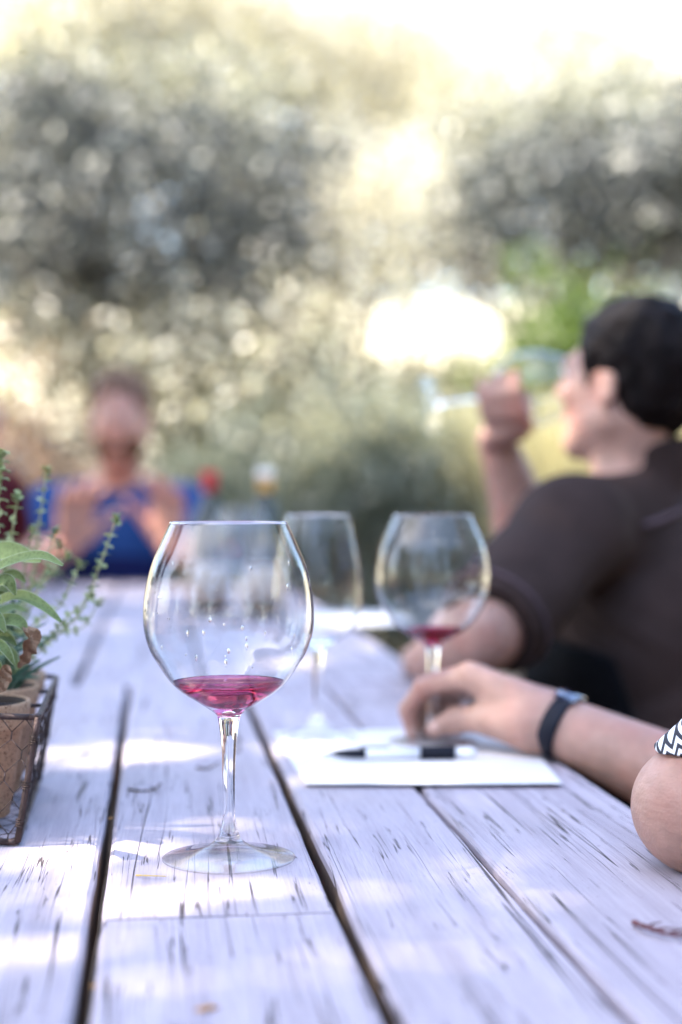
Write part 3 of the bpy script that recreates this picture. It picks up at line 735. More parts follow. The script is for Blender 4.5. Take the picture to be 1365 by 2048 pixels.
for i, (hx_, hy_, hh_, wd_) in enumerate(((-5.6, -2.6, 4.6, 'beside the oak, nearest the viewer'), (-6.3, -.4, 5.0, 'beside the oak, second from the viewer'), (-7.2, 5.4, 4.8, 'left of the oak trunk, far one'), (5.2, -2.0, 4.8, 'right of the benches, nearest the viewer'), (5.6, .4, 4.2, 'right of the benches, second from the viewer'), (5.3, 2.8, 5.0, 'right of the benches, third from the viewer'), (5.9, 5.2, 4.6, 'right of the benches, farthest'))):  # more unseen bushes, added to dim side reflections and low sky light
    rb = empty('laurel_bush', (hx_, hy_, 0)); tag(rb, 'tall dark bush ' + wd_, 'bush', 'tall bushes beside the garden table')
    leaf_mesh('foliage', cluster_pts([((hx_, hy_, hh_ * .5), (1.2, 1.25, hh_ * .5))], 190, 55, .25, 80 + i), .12, M['canopy'], rb, seed=80 + i)
    v, f = tube([(0, 0, 0), (.03, .02, hh_ * .4), (0, 0, hh_ * .8)], [.07, .05, .02], 7); mesh_obj('trunk', v, f, M['bark'], rb)
def grass_clump(px, Y, wpx, top, n, seed, label):
    b = Vector(((px - CX) / FPX * Y, Y, 0)); b.z = ground_h(b.x, b.y)
    H = at(px, top, Y).z - b.z; rx = wpx / FPX * Y; rg = np.random.default_rng(seed)
    a = rg.uniform(0, 2 * PI, n); r = np.sqrt(rg.uniform(0, 1, n)) * rx * 0.6
    bx, by = np.cos(a) * r, np.sin(a) * r * 0.6; hh = H * rg.uniform(0.5, 1.0, n); ln = rg.uniform(0.1, 0.5, n) * H
    dx, dy = np.cos(a) * ln, np.sin(a) * ln; pw = rg.uniform(-1, 1, n) * 0.006
    V = np.zeros((n, 6, 3))
    for i, (t, wd) in enumerate(((0, 1), (0.6, .9), (1.0, 0.5))):
        V[:, 2 * i, 0] = bx + dx * t * t - 0.007 * wd; V[:, 2 * i + 1, 0] = bx + dx * t * t + 0.007 * wd
        V[:, 2 * i, 1] = by + dy * t * t + pw; V[:, 2 * i + 1, 1] = by + dy * t * t - pw
        V[:, 2 * i, 2] = V[:, 2 * i + 1, 2] = hh * t * (1.1 - 0.1 * t)
    base = (np.arange(n) * 6)[:, None]
    F = np.concatenate([base + np.array([0, 1, 3, 2]), base + np.array([2, 3, 5, 4])])
    o = mesh_obj('grass_clump', V.reshape(-1, 3), F, M['grass'], None, False, b)
    tag(o, label, 'ornamental grass', 'clumps of dry ornamental grass')
grass_clump(930, 8.3, 210, 790, 5000, 1, 'pale dry grass clump left of the raised forearm')
grass_clump(1130, 7.6, 230, 800, 5000, 2, 'pale dry grass clump between the raised arm and the chin')
grass_clump(800, 11.5, 220, 700, 4500, 3, 'dry grass clump in the bright opening between the trees')

# ------------------------------------------------------------------ the oak whose branches shade the table (stands left of the frame)
SP = []        # sun patches on the table: (px, py, half-width px, half-depth px, tilt)
patches = [(205, 1508, 120, 20, .86), (345, 1498, 60, 8, .8), (60, 1745, 170, 44, .50), (190, 1705, 90, 24, .72), (270, 1755, 70, 30, .68), (420, 1765, 120, 40, .60), (580, 1790, 60, 34, .74), (370, 1672, 80, 12, .8), (230, 1790, 40, 40, .85),
           (70, 1890, 110, 28, .42), (20, 1940, 80, 26, .3), (330, 1955, 130, 26, .5), (480, 1930, 110, 26, .62),
           (800, 1830, 60, 44, .55), (850, 1900, 70, 50, .45), (770, 1760, 34, 30, .6),
           (880, 1553, 130, 12, .8), (640, 1562, 60, 10, .7), (620, 1490, 50, 14, .8), (1010, 1520, 40, 12, .6),
           (690, 1205, 60, 16, .85), (610, 1300, 90, 24, .7), (740, 1290, 60, 14, .75), (540, 1210, 80, 14, .7), (170, 1250, 120, 22, .5), (700, 1245, 60, 12, .8), (300, 1320, 160, 30, .45), (240, 1190, 160, 12, .6), (560, 1400, 120, 24, .35)]
PW = [(-.66, 4.14, .14, .12, .95), (-.36, 4.14, .14, .11, .95), (-.22, 4.48, .08, .08, .5), (.76, 2.16, .08, .09, .35), (.60, 2.14, .14, .13, .72), (.46, 2.31, .09, .1, .85)]
for (px, py, a, b, st_) in patches:
    c = on(px, py); e1 = on(px + a, py); e2 = on(px, py - b)
    PW.append((c.x, c.y, abs(e1.x - c.x), abs(e2.y - c.y), st_))
ok_ = empty('oak_tree', (-5.4, 2.8, 0)); tag(ok_, 'large oak at the left whose overhanging branches shade the table', 'tree')
rgc = np.random.default_rng(5)
nc = 5600
cc = np.stack([rgc.uniform(-6.5, -1.0, nc), rgc.uniform(-1.0, 6.6, nc), rgc.uniform(5.3, 6.6, nc)], 1)
cc = cc[(((cc[:, 0] + 3.6) / 2.6) ** 2 + ((cc[:, 1] - 2.8) / 3.8) ** 2) < 1.0]
P = np.concatenate([c + rgc.normal(size=(34, 3)) * np.array([.16, .16, .08]) for c in cc])
k = (P[:, 2] - TZ) / SUND.z
hx = P[:, 0] - SUND.x * k; hy = P[:, 1] - SUND.y * k
stren = np.zeros(len(P)); un = rgc.random(len(P))
for (cx_, cy_, a, b, st_) in PW:
    soft = rgc.uniform(0.7, 1.5, len(P)) ** 2
    wob = soft + 0.25 * np.sin(hx * 60 + cx_ * 50) * np.sin(hy * 45)
    ins_ = ((hx - cx_) / (a + .022)) ** 2 + ((hy - cy_) / (b + .022)) ** 2 < wob; stren = np.maximum(stren, ins_ * st_)
# leave the far end and the heads some stray light
P = P[un >= stren]
leaf_mesh('crown', P, .080, M['canopy'], ok_, flat=.55, asp=.6, seed=6)
limb_tree(ok_, Vector((-5.4, 2.8, 0)), [Vector(q) for q in ((-4.6, .6, 5.7), (-3.6, 1.6, 5.9), (-2.9, 3.2, 6.0), (-4.4, 5.0, 5.7), (-2.4, 4.8, 6.0), (-5.9, 3.2, 6.4), (-2.2, 1.8, 5.9))], 0.22, 5)

# ================================================================== TABLE
table = empty('plank_table', (0, 0, 0), TROT)
tag(table, 'long weathered grey plank table running away from the viewer, everything stands on it', 'table')
def plank(u0, u1, v0, v1, seed, dz=0.0, th=0.038, rnd=0.004, skew=0.0):
    n = max(8, int((v1 - v0) / 0.03)); w2 = (u1 - u0) / 2; uc = (u0 + u1) / 2; vc = (v0 + v1) / 2
    prof = [(-1, -th, 0), (-1, -rnd * 1.6, 0), (-1, -rnd * .6, .35), (-1, 0, 1.5), (1, 0, 1.5), (1, -rnd * .6, .35), (1, -rnd * 1.6, 0), (1, -th, 0)]
    V, F = [], []; m = len(prof)
    for i in range(n + 1):
        t = i / n; v = v0 + (v1 - v0) * t
        for (s, z, ins) in prof:
            e = mnoise.noise(Vector((v * 9, s * 5 + seed, 0))) * 0.0011 + mnoise.noise(Vector((v * 40, s * 5 + seed, 7))) * 0.0006
            x = s * (w2 - ins * rnd * .55) + e
            zz = z + (mnoise.noise(Vector((v * 3, s * 2 + seed, 3))) * 0.0008 if z > -th * .9 else 0)
            vv = v - vc
            if i == 0: vv += skew * s * w2
            V.append((x, vv, zz))
    for i in range(n):
        for k_ in range(m):
            k2 = (k_ + 1) % m; F.append((i * m + k_, i * m + k2, (i + 1) * m + k2, (i + 1) * m + k_))
    F.append(tuple(range(m))); F.append(tuple(range(n * m, n * m + m))[::-1])
    o = mesh_obj('plank', V, F, M['wood'], table, False, (uc, vc, TZ + dz))
    o.data.materials.append(M['bench_wood'])          # darker brown side faces
    for p_ in o.data.polygons:
        if abs(p_.normal.x) > .9 and p_.center.z < -rnd * 1.7: p_.material_index = 1
    return o
near = [(-.57, -.452), (-.447, -.325), (-.320, -.180), (-.175, -.0382), (.1128, .2172), (.2212, .3716)]
for i, (a, b) in enumerate(near): plank(a, b, .28, 1.976, i * 3.1, dz=-0.0006 * (i % 3))
plank(-.0310, .1050, .28, .8648, 40.0, dz=.0006); plank(-.0316, .1048, .8698, 1.976, 44.0, skew=0.0)
for i, (a, b) in enumerate([(-.57, -.41), (-.405, -.262), (-.256, -.1075), (-.1005, .062), (.067, .2172), (.2212, .3716)]):
    plank(a, b, 1.9775, 4.45, 60 + i * 2.7, dz=-0.0005 * (i % 2))
for v in (.55, 1.90, 2.10, 4.1):
    box('cross_beam', (-.50, v - .04, TZ - .12), (.30, v + .04, TZ - .040), M['bench_wood'], table)
    for u in (-.46, .26): box('leg', (u - .045, v - .045, 0.0), (u + .045, v + .045, TZ - .1215), M['bench_wood'], table)
box('stretcher', (-.13, .52, .22), (-.07, 4.13, .30), M['bench_wood'], table)
def bench(u, v0, v1, label):
    r_ = empty('bench', TW(u, (v0 + v1) / 2, 0), TROT); tag(r_, label, 'bench', 'benches along the table'); L = (v1 - v0) / 2
    for s in (-.085, .085): box('seat_board', (s - .08, -L, .41), (s + .08, L, .45), M['bench_wood'], r_)
    for v in (-L + .3, 0, L - .3):
        box('leg', (-.14, v - .04, 0), (-.07, v + .04, .4085), M['bench_wood'], r_); box('leg', (.07, v - .04, 0), (.14, v + .04, .4085), M['bench_wood'], r_)
bench(.66, .5, 4.2, 'dark wooden bench along the right side under the seated guests')
bench(-.86, .9, 4.2, 'dark wooden bench along the left side of the table')
# ================================================================== WINE GLASSES
BURG = [(.0394, .2250), (.0432, .2165), (.0470, .2080), (.0508, .1990), (.0533, .1910), (.0556, .1800), (.0567, .1700), (.0570, .1610), (.0562, .1520), (.0541, .1440), (.0512, .1370), (.0470, .1305), (.0425, .1235), (.0374, .1172), (.0300, .1110), (.0232, .1068), (.0165, .1025), (.0113, .0990), (.0085, .0968), (.0073, .0940), (.0063, .0880), (.0053, .0805), (.0047, .0700), (.0043, .0575), (.0041, .0450), (.0040, .0330), (.0043, .0275), (.0052, .0232), (.0060, .0205), (.0068, .0175), (.0080, .0145), (.0105, .0115), (.0150, .0085), (.0220, .0058), (.0310, .0036), (.0400, .0022), (.0436, .0017), (.0443, .0012), (.0438, .0006), (.0400, .0006), (.0300, .0016), (.0200, .0030), (0, .0040)]
BORD = [(.0315, .2250), (.0340, .2160), (.0368, .2050), (.0395, .1930), (.0418, .1810), (.0435, .1700), (.0445, .1600), (.0450, .1500), (.0447, .1400), (.0432, .1300), (.0400, .1200), (.0350, .1110), (.0285, .1045), (.0210, .1000), (.0140, .0965), (.0090, .0940), (.0068, .0905), (.0056, .0840), (.0047, .0740), (.0043, .0600), (.0040, .0420), (.0042, .0300), (.0055, .0235), (.0080, .0180), (.0115, .0145), (.0170, .0102), (.0250, .0068), (.0330, .0044), (.0390, .0024), (.0400, .0010), (.0392, .0), (.0200, .0018), (0, .0028)]
def smooth_prof(P, n=3):
    s = spline([(r, 0, z) for r, z in P], n); return [(max(0.0, q.x), q.z) for q in s]
def inner(P, zmin, th=0.0008):
    out = [(r - th * (1 + max(0, (.16 - z)) * 4), z + (0.0 if z > .2249 else th * max(0, (.15 - z)) * 14)) for r, z in P if z > zmin and r > .013]
    return out
def glass_mesh(P, zmin):
    outer = smooth_prof(P); inn = smooth_prof(inner(P, zmin))[::1]
    zb = inn[-1][1]; rb = inn[-1][0]
    cap = [(rb * .75, zb - .0010), (rb * .4, zb - .0022), (0, zb - .0028)]
    prof = cap[::-1] + inn[::-1]                       # from the bottom of the inside up to the rim
    r0 = outer[0][0]; prof += [(r0 - .0009, .2254), (r0 - .0003, .2256), (r0, .2253)]
    prof += outer[1:]
    return prof
def wine_mesh(P, zmin, level, over=0.0002):
    inn = [(r + over, z) for r, z in smooth_prof(inner(P, zmin))]
    zb = inn[-1][1]; rb = inn[-1][0]
    body = [q for q in inn if q[1] < level][::-1]
    rtop = np.interp(level, [q[1] for q in body[-1:]] + [min(q[1] for q in inn if q[1] >= level)], [body[-1][0], min((q for q in inn if q[1] >= level), key=lambda q: q[1])[0]])
    prof = [(0, zb - .0028 - over), (rb * .4, zb - .0022 - over), (rb * .75, zb - .0010 - over)] + body + [(float(rtop), level + .0006), (float(rtop) - .0012, level), (0, level)]
    return prof
def wine_glass(name, label, cat, P, zmin, loc, level=None, wine=None, tilt=None, group='stemmed wine glasses', n=96, drops=False, rz=0):
    root = empty(name, Vector(loc) + Vector((0, 0, .0008))); tag(root, label, cat, group)
    if tilt is not None:
        root.rotation_euler = Vector(tilt).to_track_quat('Z', 'Y').to_euler()
    prof = glass_mesh(P, zmin)

    # bowl / stem / foot are one blown piece of glass
    v, f = lathe(prof, n); mesh_obj('glass_body', v, [tuple(reversed(q)) for q in f], M['glass'], root)
    if level:
        wp = wine_mesh(P, zmin, level); v, f = lathe(wp, n); mesh_obj('wine', v, f, M[wine], root)
    if drops:
        rg = random.Random(3); V, F = [], []
        inn = [(r, z) for r, z in smooth_prof(inner(P, zmin)) if .125 < z < .205]
        for i in range(48):
            r, z = rg.choice(inn); a = rg.uniform(0, 2 * PI); s = rg.choice((.0003, .0005, .0006, .0009)) * rg.uniform(.7, 1.2)
            c = Vector((math.cos(a) * (r - .0001), math.sin(a) * (r - .0001), z)); rd = Vector((-math.cos(a), -math.sin(a), 0)); tg = Vector((-math.sin(a), math.cos(a), 0))
            b0 = len(V); el = rg.uniform(1.0, 3.6)
            for (dz_, rr) in ((0, 1), (.45, .8), (.75, .35)):
                for q in range(8):
                    an = 2 * PI * q / 8; V.append(tuple(c + (tg * math.cos(an) * rr + Vector((0, 0, el)) * math.sin(an) * rr) * s + rd * dz_ * s))
            for l in range(2):
                for q in range(8): q2 = (q + 1) % 8; F.append((b0 + l * 8 + q, b0 + l * 8 + q2, b0 + l * 8 + 8 + q2, b0 + l * 8 + 8 + q))
            F.append(tuple(b0 + 16 + q for q in range(8))); F.append(tuple(b0 + q for q in range(8))[::-1])
        o = mesh_obj('droplets', V, F, M['water'], root); o['kind'] = 'stuff'
    return root
mg = on(458, 1721); wine_glass('wine_glass', 'large wine glass in sharp focus with a thin pinkish-red wine residue', 'wine glass', BURG, .099, mg, .1182, 'wine_pale', drops=True)
wine_glass('wine_glass', 'narrow empty wine glass standing behind the sharp glass at the paper corner', 'wine glass', BORD, .098, on(636, 1481))
wine_glass('wine_glass', 'wide wine glass with dark red wine, stem held by the hand with the wristwatch', 'wine glass', BURG, .099, on(866, 1488), .1125, 'wine_red')
wine_glass('wine_glass', 'blurred empty wine glass far down the table in front of the gold-topped bottle', 'wine glass', BURG, .099, on(482, 1248), n=48)
g1 = at(1138, 768, 2.20); g0 = at(862, 808, 2.295); gd = (g1 - g0).normalized()
wine_glass('wine_glass', 'tilted wine glass raised to the mouth of the man in the dark shirt', 'wine glass', BURG, .099, g1 - gd * .225, tilt=gd, n=64)

# ================================================================== BOTTLES
def bottle(label, px, py, cap, top):
    root = empty('wine_bottle', on(px, py)); tag(root, label, 'bottle', 'wine bottles standing far down the table')
    v, f = lathe([(0, .004), (.030, .0), (.0395, .004), (.041, .012), (.041, .170), (.039, .190), (.031, .212), (.020, .236), (.0155, .252), (.0145, .262), (.0145, .300), (0, .300)], 40)
    mesh_obj('bottle_body', v, f, M['bottle'], root)
    v, f = lathe([(.0414, .022), (.0416, .022), (.0416, .108), (.0414, .108)], 40); mesh_obj('label', v, f, M['label'], root)
    v, f = lathe([(.0152, .258), (.0158, .258), (.0160, .290), (.0166, .292), (.0166, .301), (.0158, .3035), (0, .3035)], 32); mesh_obj('capsule', v, f, M[cap], root)
    if top:
        v, f = lathe([(.0168, .287), (.0172, .287), (.0172, .304), (.0160, .3075), (0, .3075)], 32); mesh_obj('capsule_top', v, f, M[top], root)
bottle('dark wine bottle with a red foil top beside the elbow of the man in blue', 420, 1226, 'red_foil', None)
bottle('dark wine bottle with a gold and white top, right of the red-topped bottle', 530, 1230, 'gold_foil', 'white_cap')

# ================================================================== PAPER, PEN, SMALL LITTER
def sheet(label, cx, cyy, w_, h_, rz, z, seed, lines=False):
    n, m_ = 10, 12; V, F = [], []
    for j in range(m_ + 1):
        for i in range(n + 1):
            x = (i / n - .5) * w_; y = (j / m_ - .5) * h_
            e = max(abs(i / n - .5), abs(j / m_ - .5)) * 2
            V.append((x, y, .0003 + (0.0016 * (mnoise.noise(Vector((x * 12, y * 12, seed))) + .6)) * e ** 3))
    for j in range(m_):
        for i in range(n): a = j * (n + 1) + i; F.append((a, a + 1, a + n + 2, a + n + 1))
    nv = len(V); V += [(a, b, c - .00012) for a, b, c in V]; F += [tuple(q + nv for q in reversed(f)) for f in F[:n * m_]]
    o = mesh_obj('paper_sheet', V, F, M['paper'], None, True, (cx, cyy, z)); o.rotation_euler = (0, 0, rz)
    tag(o, label, 'paper', 'white tasting sheets on the table')
    return o
sheet('white paper sheet with the pen lying on it, under the hand with the watch', .0775, 1.396, .216, .279, R(0), TZ + .0014, 1)
sheet('white paper sheet mostly covered by the top sheet, under the foot of the empty glass', .056, 1.424, .216, .27, R(8), TZ + .0006, 2)
sheet('white paper sheet far down the table near its right edge, before the second bench guest', .015, 3.05, .216, .30, R(8), TZ + .0006, 3)
pa, pb = on(645, 1508, TZ + .008), on(938, 1505, TZ + .008)
pen = empty('pen', pa.lerp(pb, .5)); pd = (pb - pa).normalized(); pen.rotation_euler = pd.to_track_quat('X', 'Z').to_euler()
tag(pen, 'white ballpoint pen with a black tip and black grip lying across the white paper', 'pen')
def pen_part(name, x0, prof, m):
    v, f = lathe(prof, 20); v = [(z_ + x0, x_ * 1.02, y_ * 1.02) for x_, y_, z_ in v]; mesh_obj(name, v, f, M[m], pen)
Lp = (pb - pa).length / 2
pen_part('tip', -Lp, [(0, 0), (.0006, .001), (.0012, .008), (.0030, .014), (.0042, .026), (.0045, .040), (0, .0405)], 'black_plastic')
pen_part('barrel', -Lp + .0400, [(0, 0), (.0046, 0), (.0049, .003), (.0049, .050), (0, .0502)], 'white_plastic')
pen_part('cap', -Lp + .0902, [(0, 0), (.0060, 0), (.0063, .002), (.0063, .030), (.0060, .032), (0, .0322)], 'black_plastic')
pen_part('end', -Lp + .1224, [(0, 0), (.0046, 0), (.0046, .016), (.0030, .020), (0, .0205)], 'white_plastic')
box('clip', (-Lp + .034, -.0012, .0048), (-Lp + .062, .0012, .0062), M['black_plastic'], pen, .0004)

def twig(label, pts, r, m='bark', cat='twig', sub=None):
    P_ = [on(px, py, TZ + .0015 + dz) for px, py, dz in pts]; sp = spline(P_, 5)
    root_loc = P_[0].copy(); rads = [r * (1 - .6 * i / len(sp)) * (1 + .25 * math.sin(i * 2.3)) for i in range(len(sp))]
    parts = [tube([q - root_loc for q in sp], rads, 6)]
    if sub:
        for (i, d) in sub:
            q = sp[i] - root_loc; parts.append(tube([q, q + Vector(d) * .5 + Vector((0, 0, .0006)), q + Vector(d)], [r * .5, r * .4, r * .2], 5))
    V, F = merge(parts); o = mesh_obj('twig', V, F, M[m], None, True, root_loc); tag(o, label, cat, 'plant litter fallen on the planks'); return o
M['red_twig'] = simple('dark_red_twig', (0.10, 0.025, 0.03), 0.7, var=.3, scale=90)
M['straw'] = simple('pine_needle_straw', (0.62, 0.42, 0.12), 0.6, var=.2, scale=60)
M['orange_leaf'] = leaf_mat('dry_orange_leaf', (0.45, 0.20, 0.05), (0.62, 0.33, 0.10), .3, .6, 80)
twig('thin brown curved twig lying left of the sharp glass stem', [(258, 1579, 0), (285, 1582, .001), (308, 1578, 0), (324, 1566, .003)], .0011, sub=[(10, (-.004, .006, .001))])
twig('blurred small twig lying behind the sharp glass, left of its stem', [(394, 1535, 0), (415, 1537, 0), (440, 1524, .001)], .0012)
twig('dark red forked twig at the right edge of the table front', [(1268, 1845, 0), (1300, 1857, .002), (1335, 1868, .001), (1385, 1874, 0)], .0016, 'red_twig', sub=[(6, (.012, -.006, .002)), (10, (.016, .004, .002)), (4, (.010, .006, .001)), (12, (.012, -.005, .003))])
twig('straw-yellow pine needle lying just in front of the glass foot', [(272, 1751, 0), (305, 1752, .0006), (334, 1753, 0)], .0006, 'straw')
twig('dark twig lying behind the sharp glass on the planks near the papers', [(520, 1362, 0), (545, 1372, .002), (575, 1385, 0)], .0013)
def flake(name, label, px, py, s, m, seed, z=TZ + .0006):
    rg = random.Random(seed); k_ = 9; V = [(0, 0, .0012)]
    for i in range(k_):
        a = 2 * PI * i / k_; r_ = s * (1 + .35 * math.sin(2 * a) + rg.uniform(-.2, .2)); V.append((math.cos(a) * r_, math.sin(a) * r_ * .75, rg.uniform(0, .0014)))
    V += [(x, y, q - .0003) for x, y, q in V]
    F = [(0, i + 1, (i + 1) % k_ + 1) for i in range(k_)] + [(k_ + 1, (i + 1) % k_ + k_ + 2, i + k_ + 2) for i in range(k_)]
    F += [(i + 1, i + k_ + 2, (i + 1) % k_ + k_ + 2, (i + 1) % k_ + 1) for i in range(k_)]
    o = mesh_obj(name, V, F, M[m], None, True, on(px, py, z)); tag(o, label, 'fallen leaf', 'plant litter fallen on the planks'); return o
flake('fallen_leaf', 'small dry orange leaf near the bottom edge of the view', 415, 2019, .0052, 'orange_leaf', 2)
flake('fallen_leaf', 'tiny rust-coloured scrap caught in the left plank gap', 191, 1974, .0024, 'orange_leaf', 3, TZ - .002)
flake('fallen_leaf', 'tiny brown scrap caught higher up in the left plank gap, behind the glass foot', 224, 1638, .0028, 'orange_leaf', 4, TZ - .003)

# ================================================================== WIRE BASKET WITH POTS
T0 = at(77, 1437, 1.050); T1 = at(114, 1357, 1.292); B0 = on(34, 1684, TZ + .003)
dv = (T1 - T0); dv.z = 0; B1 = B0 + dv * .93; ux = Vector((-1, .05, 0)).normalized() * .150
T0.z = T1.z = .8385
T2, T3 = T1 + ux, T0 + ux; B2, B3 = B1 + ux * .88 , B0 + ux * .88
bk = empty('wire_basket', (B0 + B2) / 2); bk.location.z = TZ
tag(bk, 'rusty chicken-wire basket holding three clay herb pots, at the left edge of the table', 'basket')
def L_(V): o = bk.location; return [(a[0] - o.x, a[1] - o.y, a[2] - o.z) for a in V]
def bpart(name, parts, m='wire', kind=None):
    V, F = merge(parts); o = mesh_obj(name, L_(V), F, M[m], bk)
    if kind: o['kind'] = kind
def loop(pts, r, corner=.006):
    out = []
    n = len(pts)
    for i in range(n):
        p, a, b = pts[i], pts[i - 1], pts[(i + 1) % n]
        da = (a - p).normalized() * corner; db = (b - p).normalized() * corner
        for t in (0, .25, .5, .75, 1): out.append(p + da * (1 - t) ** 2 + db * t ** 2)
    out += [out[0], out[1]]
    res = []
    for a, b in zip(out[:-1], out[1:]):
        k_ = max(1, int((b - a).length / .012))
        for i in range(k_): 
            q = a.lerp(b, i / k_); res.append(q + Vector((mnoise.noise(q * 50), mnoise.noise(q * 50 + Vector((9, 0, 0))), mnoise.noise(q * 50 + Vector((0, 9, 0))))) * .0008)
    return tube(res, r, 8)
bpart('top_rim', [loop([T0, T1, T2, T3], .0022)])
bpart('bottom_rim', [loop([B0, B1, B2, B3], .0024)])
for a, b in ((B0, T0), (B1, T1), (B2, T2), (B3, T3)):
    d_ = b - a; pts = [a + d_ * (i / 8) + Vector((mnoise.noise(a + d_ * i), mnoise.noise(d_ * i + a * 3), 0)) * .0010 for i in range(9)]
    bpart('corner_post', [tube(pts, .0024, 8)])
    # wrapped binding wire
    for t0 in (.12, .42, .78):
        cp = a + d_ * t0; ax = d_.normalized(); e1 = ax.cross(Vector((0, 1, 0))).normalized(); e2 = ax.cross(e1)
        bpart('binding_wire', [tube([cp + ax * (.0055 * q / 24) + (e1 * math.cos(q * .9) + e2 * math.sin(q * .9)) * .0031 for q in range(24)], .0006, 5)])
def hexpanel(a, b, c, d, W_, H_, cell=.0165):
    """bilinear panel a-b bottom, d-c top"""
    parts = []; nxh = int(W_ / cell) + 1; hh = cell * .88; nyh = int(H_ / hh) + 1
    def P(x, y): x = min(max(x / W_, 0), 1); y = min(max(y / H_, 0), 1); q = (a.lerp(b, x)).lerp(d.lerp(c, x), y); return q + Vector((mnoise.noise(q * 70), mnoise.noise(q * 70 + Vector((5, 5, 5))), mnoise.noise(q * 60))) * .0018
    for j in range(nyh + 1):
        for i in range(nxh + 1):
            x = i * cell + (cell / 2 if j % 2 else 0); y = j * hh
            for (p, q) in (((x, y), (x, y + hh * .36)), ((x, y + hh * .36), (x + cell / 2, y + hh)), ((x, y + hh * .36), (x - cell / 2, y + hh))):
                if min(p[0], q[0]) < -cell * .3 or max(p[0], q[0]) > W_ + cell * .3 or max(p[1], q[1]) > H_ + hh * .3: continue
                p1, q1 = P(*p), P(*q)
                if (p1 - q1).length < .001: continue
                parts.append(tube([p1, q1], .00036 if p[0] != q[0] else .00055, 5))
    return parts
bpart('wire_mesh', hexpanel(B3, B0, T0, T3, .14, .088))
bpart('wire_mesh', hexpanel(B0, B1, T1, T0, .235, .088))
bpart('wire_mesh', hexpanel(B1, B2, T2, T1, .14, .088))
bpart('wire_mesh', hexpanel(B2, B3, T3, T2, .235, .088))
bpart('wire_mesh', hexpanel(B3, B0, B1, B2, .14, .23))
for t in (.28, .62): 
    bpart('cross_wire', [tube([T0.lerp(T1, t) + Vector((0, 0, -.001)), T3.lerp(T2, t) + Vector((0, 0, -.001))], .0016, 6)], 'wire_dark')
def pot(label, c, rr=.043, seed=0):
    root = empty('clay_pot', c); tag(root, label, 'flower pot', 'clay pots in the wire basket'); root.rotation_euler = (0, 0, seed)
    H_ = .0845
    v, f = lathe([(0, .0), (.026, 0), (.0275, .001), (rr * .865, H_ - .020), (rr * .93, H_ - .019), (rr * .95, H_ - .017), (rr, H_ - .002), (rr * .985, H_), (rr * .93, H_), (rr * .91, H_ - .002), (rr * .84, H_ - .022), (.030, .012), (0, .012)], 56)
    mesh_obj('pot_shell', v, f, M['terracotta'], root)
    v, f = lathe([(rr * .925, H_ - .0006), (rr * .900, H_ - .003), (rr * .835, H_ - .022), (rr * .82, H_ - .022), (rr * .89, H_ - .003), (rr * .918, H_ - .0006)], 56); mesh_obj('liner', v, f, M['liner'], root)  # dark ring over the upper inside of the pot wall
    V, F = lathe([(0, H_ - .010), (rr * .3, H_ - .0085), (rr * .6, H_ - .0105), (rr * .848, H_ - .0150), (rr * .80, H_ - .03), (0, H_ - .03)], 30)
    V = [(a, b, z + mnoise.noise(Vector((a * 150, b * 150, seed))) * .002) for a, b, z in V]; mesh_obj('soil', V, F, M['soil'], root)
    return root
dvn = dv.normalized()
pc = [Vector((-.2720, 1.103, TZ + .0085)), Vector((-.2840, 1.195, TZ + .0085)), Vector((-.2965, 1.284, TZ + .0085))]
pot('speckled brown clay pot nearest the viewer in the basket, with sage', pc[0], seed=0.3)
pot('middle clay pot in the basket, between two others', pc[1], seed=1.3)
pot('blurred clay pot at the far end of the basket', pc[2], seed=2.1)

# ------------------------------------------------------------------ herbs
def blade(pts, w_, m, parent, name='leaf', nrm=(0, 0, 1), cup=.25, curl=0.0, seed=0, tipw=.15, rim=True, wavy=0.0):
    sp = spline(pts, 6); n = len(sp); V, F = [], []; off = parent.location
    K = (-1, -.55, 0, .55, 1)
    for i, p in enumerate(sp):
        t = i / (n - 1); tan = (sp[min(i + 1, n - 1)] - sp[max(i - 1, 0)]).normalized(); nn = Vector(nrm); nn = (nn - tan * nn.dot(tan)).normalized(); sd = tan.cross(nn)
        wd = w_ * .5 * (math.sin(PI * min(1, t * .93 + .05)) ** .7) * (1 - .25 * t) + w_ * .03
        for kx in K:
            q = p + sd * kx * wd + nn * (abs(kx) ** 1.5 * cup * wd + wavy * wd * math.sin(t * 22 + kx * 3 + seed)) 
            V.append(tuple(q - off))
    for i in range(n - 1):
        for j in range(4): a = i * 5 + j; F.append((a, a + 1, a + 6, a + 5))
    nv = len(V); V2 = []
    for i, p in enumerate(sp):
        for j in range(5): V2.append((V[i * 5 + j][0], V[i * 5 + j][1], V[i * 5 + j][2] - .0007 * (1 if abs(K[j]) < .9 else .6)))
    V += V2; F += [tuple(q + nv for q in reversed(f)) for f in F[:]]
    o = mesh_obj(name, V, F, M[m], parent)
    if rim:
        parts = []
        for j in (0, 4): parts.append(tube([Vector(V[i * 5 + j]) - Vector((0, 0, .0003)) for i in range(n)], .0003, 5))
        vv, ff = merge(parts); mesh_obj('leaf_edge', vv, ff, M['sage_fuzz'], o)
    return o
def herb_root(name, label, c, cat='herb'):
    r_ = empty(name, (c.x, c.y, TZ + .0045 + .071)); tag(r_, label, cat, 'herbs growing in the clay pots'); return r_
sg = herb_root('sage_plant', 'sage with broad fuzzy light green leaves and one withered brown leaf, nearest herb', pc[0])
s0 = sg.location
A = lambda px, py, Y: at(px, py, Y)
def sstem(p): 
    b = s0 + Vector((random.uniform(-.012, .012), random.uniform(-.01, .01), -.002)); mid = b.lerp(p, .5) + Vector((-.004, 0, .008))
    v, f = tube([q - s0 for q in spline([b, mid, p], 5)], .0013, 6); mesh_obj('stem', v, f, M['thyme_stem'], sg)
